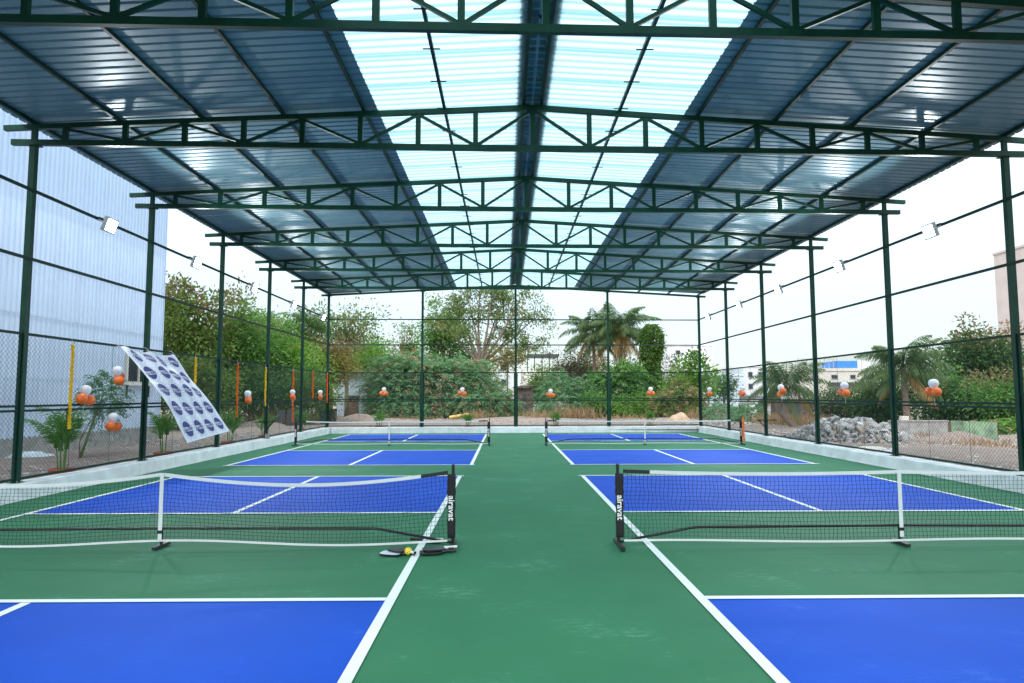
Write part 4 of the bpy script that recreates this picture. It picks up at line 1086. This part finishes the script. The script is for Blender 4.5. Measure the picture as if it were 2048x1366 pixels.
# blue-white clad building on the left
XW = -12.75; YE = 25.2
t = thing('clad_building', 'tall pale blue corrugated metal clad building beyond the left fence', 'building', (XW, YE, OG))
wall_box(t, 'plinth', -28, XW+.03, 2, YE, OG-.3, .66, M['concrete'])
wall_box(t, 'core', -28, XW-.05, 2, YE-.05, .66, 13, M['wall_g'])
def clad(name, z0, z1, ribs=5, pitch=.2):
    prof = [(0, 0)]
    for i in range(ribs): a = i*pitch; prof += [(a+.05, 0), (a+.07, .042), (a+.12, .042), (a+.14, 0)]
    prof += [(ribs*pitch+.003, 0)]
    V = [(z_x, -y, z) for z in (z0, z1) for (y, z_x) in prof]; k = len(prof)
    b = MB(); b.add(V, [(j, j+1, k+j+1, k+j) for j in range(k-1)]); return b.mesh(name, M['clad'])
c1, c2 = clad('cladding_sheet', .62, 3.95), clad('cladding_sheet', 3.9, 13)
for j in range(23):
    for q, me in enumerate((c1, c2)):
        o = place('cladding_sheet', me, t, loc=(.0+.012*q, -j*1.0, -OG))
MB().box(XW-.04, XW+.05, YE-.002, YE+.05, .62, 13).build('corner_trim', M['clad'], t, world=True)
# its window
wl, wr, wt, wb = onX(250, 715, XW)[1], onX(296, 770, XW)[1], onX(268, 706, XW)[2], onX(268, 768, XW)[2]
b = MB(); f = .08; xx = XW
for (ya, yb_, za, zb_) in ((wl, wr, wt-f, wt), (wl, wr, wb, wb+f), (wl, wl+f, wb+f, wt-f), (wr-f, wr, wb+f, wt-f), ((wl+wr)/2-.03, (wl+wr)/2+.03, wb+f, wt-f)): b.box(xx-.02, xx+.09, ya, yb_, za, zb_)
wo_ = b.build('window', M['wall_c'], t, world=True)
MB().box(xx-.01, xx+.045, wl+f, wr-f, wb+f, wt-f).build('pane', M['glass'], wo_)
b = MB()
for q in (.05, .95): b.beam((xx+.06, wl+(wr-wl)*q, wb-.45), (xx+.06, wl+(wr-wl)*q, wb), .05, .05)
b.build('stay', M['dkmetal'], wo_)
b = MB(); b.box(xx-.02, xx+.16, wl-.12, wr+.12, wb-.06, wb-.002); b.build('sill', M['wall_c'], wo_)

# small grey house behind the back left
Y = 54; a = lambda u, v: onY(u, v, Y)
t = thing('small_house', 'small pale grey house with brown door behind the back left corner', 'house', (a(712, 791)[0], Y, OG))
x0, x1 = a(672, 791)[0], a(752, 791)[0]; zt = a(700, 748)[2]
wall_box(t, 'wall', x0, x1, Y, Y+5, OG-.1, zt, M['wall_b'])
dx0, dx1, dz = a(692, 800)[0], a(717, 800)[0], a(700, 800)[2]
d = wall_box(t, 'door', dx0, dx1, Y-.06, Y-.003, OG, dz, M['brown'])
MB().box(dx0-.1, dx1+.1, Y-.12, Y-.004, dz+.002, dz+.35).build('lintel', M['slate'], t, world=True)
MB().box(dx0-.1, dx0-.005, Y-.1, Y-.004, OG, dz).build('door_jamb', M['slate'], t, world=True)
b = MB(); b.add([(x0-.3, Y-.5, zt+.02), (x1+.3, Y-.5, zt+.02), (x1+.3, Y+5, zt+1.3), (x0-.3, Y+5, zt+1.3), (x0-.3, Y-.5, zt+.12), (x1+.3, Y-.5, zt+.12), (x1+.3, Y+5, zt+1.4), (x0-.3, Y+5, zt+1.4)], [(0,3,2,1),(4,5,6,7),(0,1,5,4),(1,2,6,5),(2,3,7,6),(3,0,4,7)])
b.build('roof', M['tile'], t, world=True)
# white building in the middle distance
Y = 76; a = lambda u, v: onY(u, v, Y)
t = thing('white_house', 'white two storey house with roof terrace canopy behind the back fence', 'house', (a(1050, 791)[0], Y, OG))
wall_box(t, 'wall', a(985, 765)[0], a(1042, 765)[0], Y, Y+8, OG-.1, a(1000, 722)[2], M['wall_w'])
wall_box(t, 'side_wing', a(1043, 765)[0], a(1135, 765)[0], Y+.5, Y+8, OG-.1, a(1080, 742)[2], M['wall_c'])
window(t, a(1000, 765)[0], a(1014, 765)[0], Y, a(1000, 742)[2], a(1000, 728)[2]); window(t, a(1002, 765)[0], a(1014, 765)[0], Y, a(1000, 772)[2], a(1000, 758)[2])
window(t, a(1062, 765)[0], a(1074, 765)[0], Y+.5, a(1000, 780)[2], a(1000, 764)[2]); window(t, a(1090, 765)[0], a(1102, 765)[0], Y+.5, a(1000, 780)[2], a(1000, 764)[2])
zt = a(1080, 742)[2]; zc = a(1080, 712)[2]
cn = MB(); cn.box(a(1054, 765)[0], a(1120, 765)[0], Y+.6, Y+5, zc, zc+.25); cn = cn.build('canopy', M['slate'], t, world=True)
for u in (1055.5, 1070, 1085, 1100, 1117):
    MB().box(a(u, 765)[0]-.05, a(u, 765)[0]+.05, Y+.75, Y+.85, zt, zc).build('canopy_post', M['dkmetal'], t, world=True)
b = MB(); xa, xb = a(1028, 765)[0], a(1105, 765)[0]
b.beam((xa, Y-.5, a(0, 776)[2]), (xb, Y-.5, a(0, 752)[2]), 1.4, .12); b.build('sloping_awning', M['wall_w'], t, world=True)
# cream buildings right back
def simple_block(name, label, u0, u1, vt, Y, depth, mat, wins, cat='building', extra=None):
    a = lambda u, v: onY(u, v, Y); x0, x1 = a(u0, 765)[0], a(u1, 765)[0]; zt = a((u0+u1)/2, vt)[2]
    t = thing(name, label, cat, ((x0+x1)/2, Y, OG))
    wall_box(t, 'wall', x0, x1, Y, Y+depth, OG-.1, zt, mat)
    wall_box(t, 'parapet', x0-.12, x1+.12, Y-.12, Y+depth+.12, zt+.002, zt+.3, mat)
    for (ua, ub, va, vb) in wins: window(t, a(ua, 765)[0], a(ub, 765)[0], Y, a(0, vb)[2], a(0, va)[2])
    return t, a
simple_block('apartment_block', 'long cream building showing above the trees left of the back right corner', 1338, 1428, 692, 95, 10, M['wall_w'], [(1352, 1362, 702, 712), (1385, 1395, 702, 712), (1410, 1420, 730, 742)])
simple_block('apartment_block', 'pale blue two storey house far beyond the back right corner', 1442, 1488, 752, 88, 8, M['wall_b'], [(1448, 1456, 762, 774), (1466, 1474, 762, 774), (1448, 1456, 784, 796)])
simple_block('apartment_block', 'white pale green house far behind the small palm', 1488, 1545, 734, 92, 9, M['wall_w'], [(1496, 1506, 746, 758), (1516, 1526, 746, 758), (1496, 1506, 770, 782)])
t, a = simple_block('apartment_block', 'long white building with blue roof shed behind the bushes at right', 1600, 1775, 742, 72, 9, M['wall_c'], [(1625, 1638, 752, 762), (1662, 1676, 752, 762), (1700, 1712, 752, 762), (1735, 1748, 752, 762)])
zt = a(1690, 742)[2]+.305
sh = wall_box(t, 'roof_shed', a(1680, 765)[0], a(1722, 765)[0], 72.6, 76, zt, zt+.8, M['bluetarp'])
wall_box(t, 'roof_room', a(1722.5, 765)[0], a(1748, 765)[0], 72.6, 76, zt, zt+.85, M['wall_w'])
for i in range(9):
    x = a(1604+i*9, 765)[0]; MB().box(x-.03, x+.03, 72.8, 72.86, zt, zt+1.0).build('pergola_post', M['galv'], t, world=True)
b = MB(); b.box(a(1602, 765)[0], a(1679, 765)[0], 72.79, 72.87, zt+1.002, zt+1.07); b.build('pergola_rail', M['galv'], t, world=True)
aw = MB(); aw.box(a(1655, 765)[0], a(1745, 765)[0], 71.2, 71.99, a(0, 775)[2], a(0, 768)[2]); aw.build('awning', M['slate'], t, world=True)
simple_block('tower_block', 'tall pinkish apartment tower at the right edge of the picture', 2150, 2300, 470, 80, 12, M['wall_p'], [(2180, 2195, 540, 560), (2180, 2195, 590, 610)])
# shacks
def shack(label, u0, u1, vt, vb, wallm, roofm):
    p = onZ((u0+u1)/2, vb, OG); Y = p[1]; a = lambda u, v: onY(u, v, Y); x0, x1 = a(u0, 765)[0], a(u1, 765)[0]; zt = a(0, vt)[2]
    t = thing('shack', label, 'shack', ((x0+x1)/2, Y, OG)); wall_box(t, 'wall', x0, x1, Y, Y+2.2, OG-.05, zt, M[wallm])
    b = MB(); b.beam((x0-.3, Y+1, zt+.06), (x1+.3, Y+1, zt+.2), 2.9, .06); b.build('roof', M[roofm], t, world=True)
    w3 = (x1-x0)/3; wall_box(t, 'door', x0+w3, x0+w3*1.7, Y-.04, Y-.003, OG, OG+(zt-OG)*.8, M['slate'])
shack('low shed with patched tin roof right of the black water tank', 1318, 1372, 798, 835, 'tile', 'tin')
shack('low pale shack behind the dry grass at right', 1500, 1545, 795, 836, 'wall_w', 'tin')
shack('low brown brick shack behind the small palm', 1565, 1625, 802, 838, 'tile', 'tin')
shack('old brown tile roofed hut right of the middle back column', 1034, 1066, 778, 832, 'tile', 'tile')
# water tank
p = onY(1284, 790, 54); t = thing('water_tank', 'black plastic water tank on a stand among the shrubs behind the back fence', 'water tank', (p[0], 54, OG))
zb_ = onY(1284, 786, 54)[2]-OG; zt_ = onY(1284, 768, 54)[2]-OG; r = .36; hh = zt_-zb_
b = MB(); pr_ = [(.02, zb_), (r, zb_)]
for i in range(6): z = zb_+hh*(i+.5)/6.5; pr_ += [(r, z-.03), (r*1.05, z-.015), (r*1.05, z+.015), (r, z+.03)]
b.lathe(pr_+[(r, zt_-.1), (r*.8, zt_), (.12, zt_+.04), (.12, zt_+.1), (.02, zt_+.1)], 18); b.build('tank', M['slate'], t, smooth=False)
b = MB()
for sx_ in (-.28, .28):
    for sy_ in (-.28, .28): b.box(sx_-.04, sx_+.04, sy_-.04, sy_+.04, -.1, zb_-.05)
b.box(-.4, .4, -.4, .4, zb_-.05, zb_-.002); b.build('stand', M['concrete'], t)
# standing dark slabs, low wall, green sheet
for i, (u0, u1, vt, vb, s) in enumerate(((552, 568, 822, 851, 'leftmost'), (573, 590, 821, 852, 'second from the left'), (596, 606, 824, 850, 'third from the left, narrow'), (634, 655, 817, 846, 'wide, left of the corner column'), (657, 673, 819, 845, 'right at the corner column'))):
    p = onZ((u0+u1)/2, vb, OG); Y = p[1]; x0, x1 = onY(u0, 800, Y)[0], onY(u1, 800, Y)[0]; zt = onY(0, vt, Y)[2]
    b = MB(); b.add([(x0, Y, OG-.05), (x1, Y, OG-.05), (x1, Y+.08, OG-.05), (x0, Y+.08, OG-.05), (x0, Y+.15, zt), (x1, Y+.15, zt), (x1, Y+.23, zt), (x0, Y+.23, zt)], [(0,3,2,1),(4,5,6,7),(0,1,5,4),(1,2,6,5),(2,3,7,6),(3,0,4,7)])
    tag(b.build('stone_slab', M['slate'], bevel=.006), f'dark upright stone slab in the yard behind the left fence, {s}', 'slab', 'upright dark slabs')
p = onZ(1840, 872, OG); Y = p[1]; x0, x1 = onY(1782, 800, Y)[0], onY(1893, 800, Y)[0]
t = thing('low_wall', 'low grey plastered wall beside the rubble at right', 'wall', ((x0+x1)/2, Y, OG))
wall_box(t, 'wall_body', x0, x1, Y, Y+.2, OG-.1, onY(0, 848, Y)[2], M['concrete']); zz = onY(0, 848, Y)[2]
wall_box(t, 'coping', x0-.03, x1+.03, Y-.03, Y+.23, zz+.002, zz+.05, M['concrete'])
p = onY(1812, 840, Y); tag(MB().box(p[0]-.14, p[0]+.14, Y+.03, Y+.2, zz+.052, zz+.21).build('concrete_block', M['wall_c'], bevel=.008), 'pale block standing on top of the low grey wall', 'block')
p = onZ(1945, 882, OG); Y2_ = p[1]; x0, x1 = onY(1900, 800, Y2_)[0], onY(1992, 800, Y2_)[0]
t = thing('sheet_fence', 'pale green sheet fence beyond the right fence', 'fence', ((x0+x1)/2, Y2_, OG))
for i in range(4):
    xa = x0+(x1-x0)*i/4; wall_box(t, 'panel', xa, xa+(x1-x0)/4-.015, Y2_+.004*i, Y2_+.03+.004*i, OG-.05, onY(0, 846+i, Y2_)[2], M['palegreen'])
for i in range(3):
    xa = x0+(x1-x0)*i/2; wall_box(t, 'post', xa-.04, xa+.04, Y2_+.045, Y2_+.12, OG-.1, onY(0, 848, Y2_)[2], M['bark'])

# ================================================================== RUBBLE, STONES, LITTER
def chunk(seed, name='stone', mat=None):
    r = np.random.default_rng(seed); bm = bmesh.new()
    for p in unit(r.normal(size=(14, 3)))*r.uniform(.75, 1.1, (14, 1))*np.array([1, .8, .65]): bm.verts.new(p)
    bmesh.ops.convex_hull(bm, input=bm.verts); me = bpy.data.meshes.new(name); bm.to_mesh(me); bm.free(); me.materials.append(mat or M['rock']); return me
CH = [chunk(i, 'stone', M[('rock', 'rock', 'rock3', 'rock', 'rock2')[i % 5]]) for i in range(10)]
p = onZ(1700, 880, OG); ctr = np.array([p[0]+.2, p[1]+.4, OG])
xa, xb = onY(1592, 860, ctr[1])[0], onY(1805, 860, ctr[1])[0]
t = thing('rubble_pile', 'heap of grey broken concrete and stones beyond the right fence', 'rubble', tuple(ctr))
def ph(x, y):
    u = (x-ctr[0])/((xb-xa)/2); w_ = (y-ctr[1])/1.5
    prof = max(0, 1-abs(u)**2.2)*(1-.25*max(0, u))
    return max(0, .70*prof*(1-min(1, w_*w_)))
b = MB(); n = 26; V = []; F = []
for i in range(n+1):
    for j in range(n+1):
        x = xa+(xb-xa)*i/n; y = ctr[1]-1.5+3*j/n; V.append((x, y, OG-.06+ph(x, y)*.72))
for i in range(n):
    for j in range(n): F.append((i*(n+1)+j, (i+1)*(n+1)+j, (i+1)*(n+1)+j+1, i*(n+1)+j+1))
b.add(V, F); b.build('rubble_core', M['rock2'], t, world=True)
rr = random.Random(11); cnt = 0
while cnt < 290:
    x = rr.uniform(xa, xb); y = ctr[1]-1.5+3*rr.random()**1.6; h = ph(x, y)
    if h < .02: continue
    s = rr.uniform(.08, .24)*(1.15 if h > .3 else .85)
    place('stone', CH[cnt % 10], t, loc=(x-ctr[0], y-ctr[1], h*.9+s*.15), rot=(rr.uniform(0, 6), rr.uniform(0, 6), rr.uniform(0, 6)), scale=(s, s*rr.uniform(.7, 1.1), s*rr.uniform(.7, 1))); cnt += 1
b = MB(); base_ = [(np.array([v.co[:] for v in me.vertices]), [tuple(f.vertices) for f in me.polygons]) for me in CH]
for i in range(800):
    x = rr.uniform(xa, xb); y = ctr[1]-1.5+3*rr.random()**1.3; h = ph(x, y)
    if h < .01: continue
    s = rr.uniform(.03, .10); vs, fs = base_[i % 10]; ro = np.array(Matrix.Rotation(rr.uniform(0, 6), 3, Vector((rr.random()-.5, rr.random()-.5, rr.random()-.5)).normalized()))
    b.add((vs*s)@ro+np.array([x, y, OG+h*.86+s*.1]), fs)
o = b.build('small_stones', M['rock'], t, world=True); o['kind'] = 'stuff'
# loose stones scattered over the yard
def pebbles(name, n, area, smin, smax, mat, seed):
    r = np.random.default_rng(seed); base = []
    for i in range(6):
        me = CH[i]; vs = np.array([v.co[:] for v in me.vertices]); fs = [tuple(f.vertices) for f in me.polygons]; base.append((vs, fs))
    V = []; F = []; k = 0
    for i in range(n):
        x, y = area(r); s = smin+(smax-smin)*r.random()**3; vs, fs = base[i % 6]; a = r.uniform(0, 6.28)
        ca, sa = math.cos(a), math.sin(a); q_ = vs*s*np.array([1, .9, .7])
        V.append(np.stack([q_[:, 0]*ca-q_[:, 1]*sa+x, q_[:, 0]*sa+q_[:, 1]*ca+y, q_[:, 2]+OG+.01], 1)); F += [(f[0]+k, f[1]+k, f[2]+k) for f in fs if len(f) == 3]; k += len(vs)
    return place(name, np_mesh(name, np.concatenate(V), F, mat))
def areaR(r): return PR+.35+r.random()**1.3*12, r.uniform(10, 40)
def areaB(r): return r.uniform(-14, 16), YB(0)+.5+r.random()*16
def areaL(r): return PL-.35-r.random()*3.9, r.uniform(10, 36)
tag(pebbles('loose_stones', 5200, areaR, .015, .13, paint('stone_pale', (.40, .37, .35), .9, var=.4, nscale=1.5), 1), 'loose stones strewn over the yard beyond the right fence', 'stones', kind='stuff')
tag(pebbles('loose_stones', 3200, areaB, .02, .09, paint('stone_warm', (.36, .29, .25), .9, var=.4, nscale=1.5), 2), 'loose stones strewn over the yard behind the back fence', 'stones', kind='stuff')
tag(pebbles('loose_stones', 2400, areaL, .012, .09, paint('stone_cool', (.34, .31, .29), .9, var=.4, nscale=1.5), 3), 'loose stones strewn over the strip between left fence and building', 'stones', kind='stuff')
# earth ridges and sand heap
def mound(name, label, u, v, hw, hgt, dep, mat, cat, seed):
    p = onZ(u, v, OG); r = hw*px(p[1]); n = 22; V = []; F = []; q = random.Random(seed); p1, p2 = q.uniform(0, 6), q.uniform(0, 6)
    for i in range(n+1):
        for j in range(n+1):
            a, b_ = 2*i/n-1, 2*j/n-1; e = max(0, 1-a*a)*max(0, 1-b_*b_)
            V.append((p[0]+a*r, p[1]+b_*dep, OG-.09+hgt*e*(1+.12*math.sin(a*5+p1)+.08*math.sin(b_*9+a*8+p2))+q.uniform(0, .05)*e))
    for i in range(n):
        for j in range(n): F.append((i*(n+1)+j, (i+1)*(n+1)+j, (i+1)*(n+1)+j+1, i*(n+1)+j+1))
    b = MB(); b.add(V, F); o = b.build(name, mat, smooth=True); tag(o, label, cat)
mound('earth_ridge', 'low stony earth ridge right of the rubble heap', 1905, 886, 110, .38, .9, M['ground'], 'earth', 1)
mound('sand_heap', 'small tan heap of sand near the back right corner', 1358, 842, 24, .55, .8, M['tan'], 'sand', 2)
mound('earth_ridge', 'low earth ridge in front of the small grey house', 720, 842, 70, .45, .8, M['ground'], 'earth', 3)
mound('earth_ridge', 'low earth ridge behind the upright slabs on the left', 520, 852, 60, .35, 1.2, M['ground'], 'earth', 4)
# litter
def crumple(name, label, u, v, w_, d_, h_, mat, cat, seed):
    p = onZ(u, v, OG+.03); q = np.random.default_rng(seed); n = 10; V = []; F = []
    for i in range(n+1):
        for j in range(n+1):
            a, b_ = 2*i/n-1, 2*j/n-1; e = max(0, 1-max(abs(a), abs(b_))**3)
            V.append((p[0]+a*w_*(1+.2*q.normal()*.3), p[1]+b_*d_, OG+.0+h_*e*q.uniform(.5, 1.1)))
    for i in range(n):
        for j in range(n): F.append((i*(n+1)+j, (i+1)*(n+1)+j, (i+1)*(n+1)+j+1, i*(n+1)+j+1))
    b = MB(); b.add(V, F); tag(b.build(name, mat), label, cat)
crumple('plastic_sheet', 'crumpled pale plastic sheet lying by the blue building wall', 62, 913, .55, .3, .16, M['plastic'], 'plastic', 1)
crumple('cement_sack', 'flat pale sack lying outside the right fence near the rubble', 1742, 897, .5, .3, .09, M['wall_c'], 'sack', 2)
crumple('cement_sack', 'small pale sack on the gravel outside the second right column', 1772, 905, .22, .18, .1, M['plastic'], 'sack', 3)
p = onZ(918, 838, OG); tag(MB().tube([(p[0]-.65, p[1], OG+.10), (p[0]+.65, p[1]+.3, OG+.30)], .11, 14).build('yellow_pipe', paint('yellow_pipe', (.62, .42, .10), .6)), 'yellow pipe length lying in front of the big feathery shrub', 'pipe')
p = (PL+.14, Yk(4, PL)-.24); tag(MB().box(p[0]-.06, p[0]+.06, p[1]-.08, p[1]+.08, KT+.002, KT+.16).build('concrete_block', M['concrete'], bevel=.008), 'small concrete block on the left kerb at the bracket column', 'block')
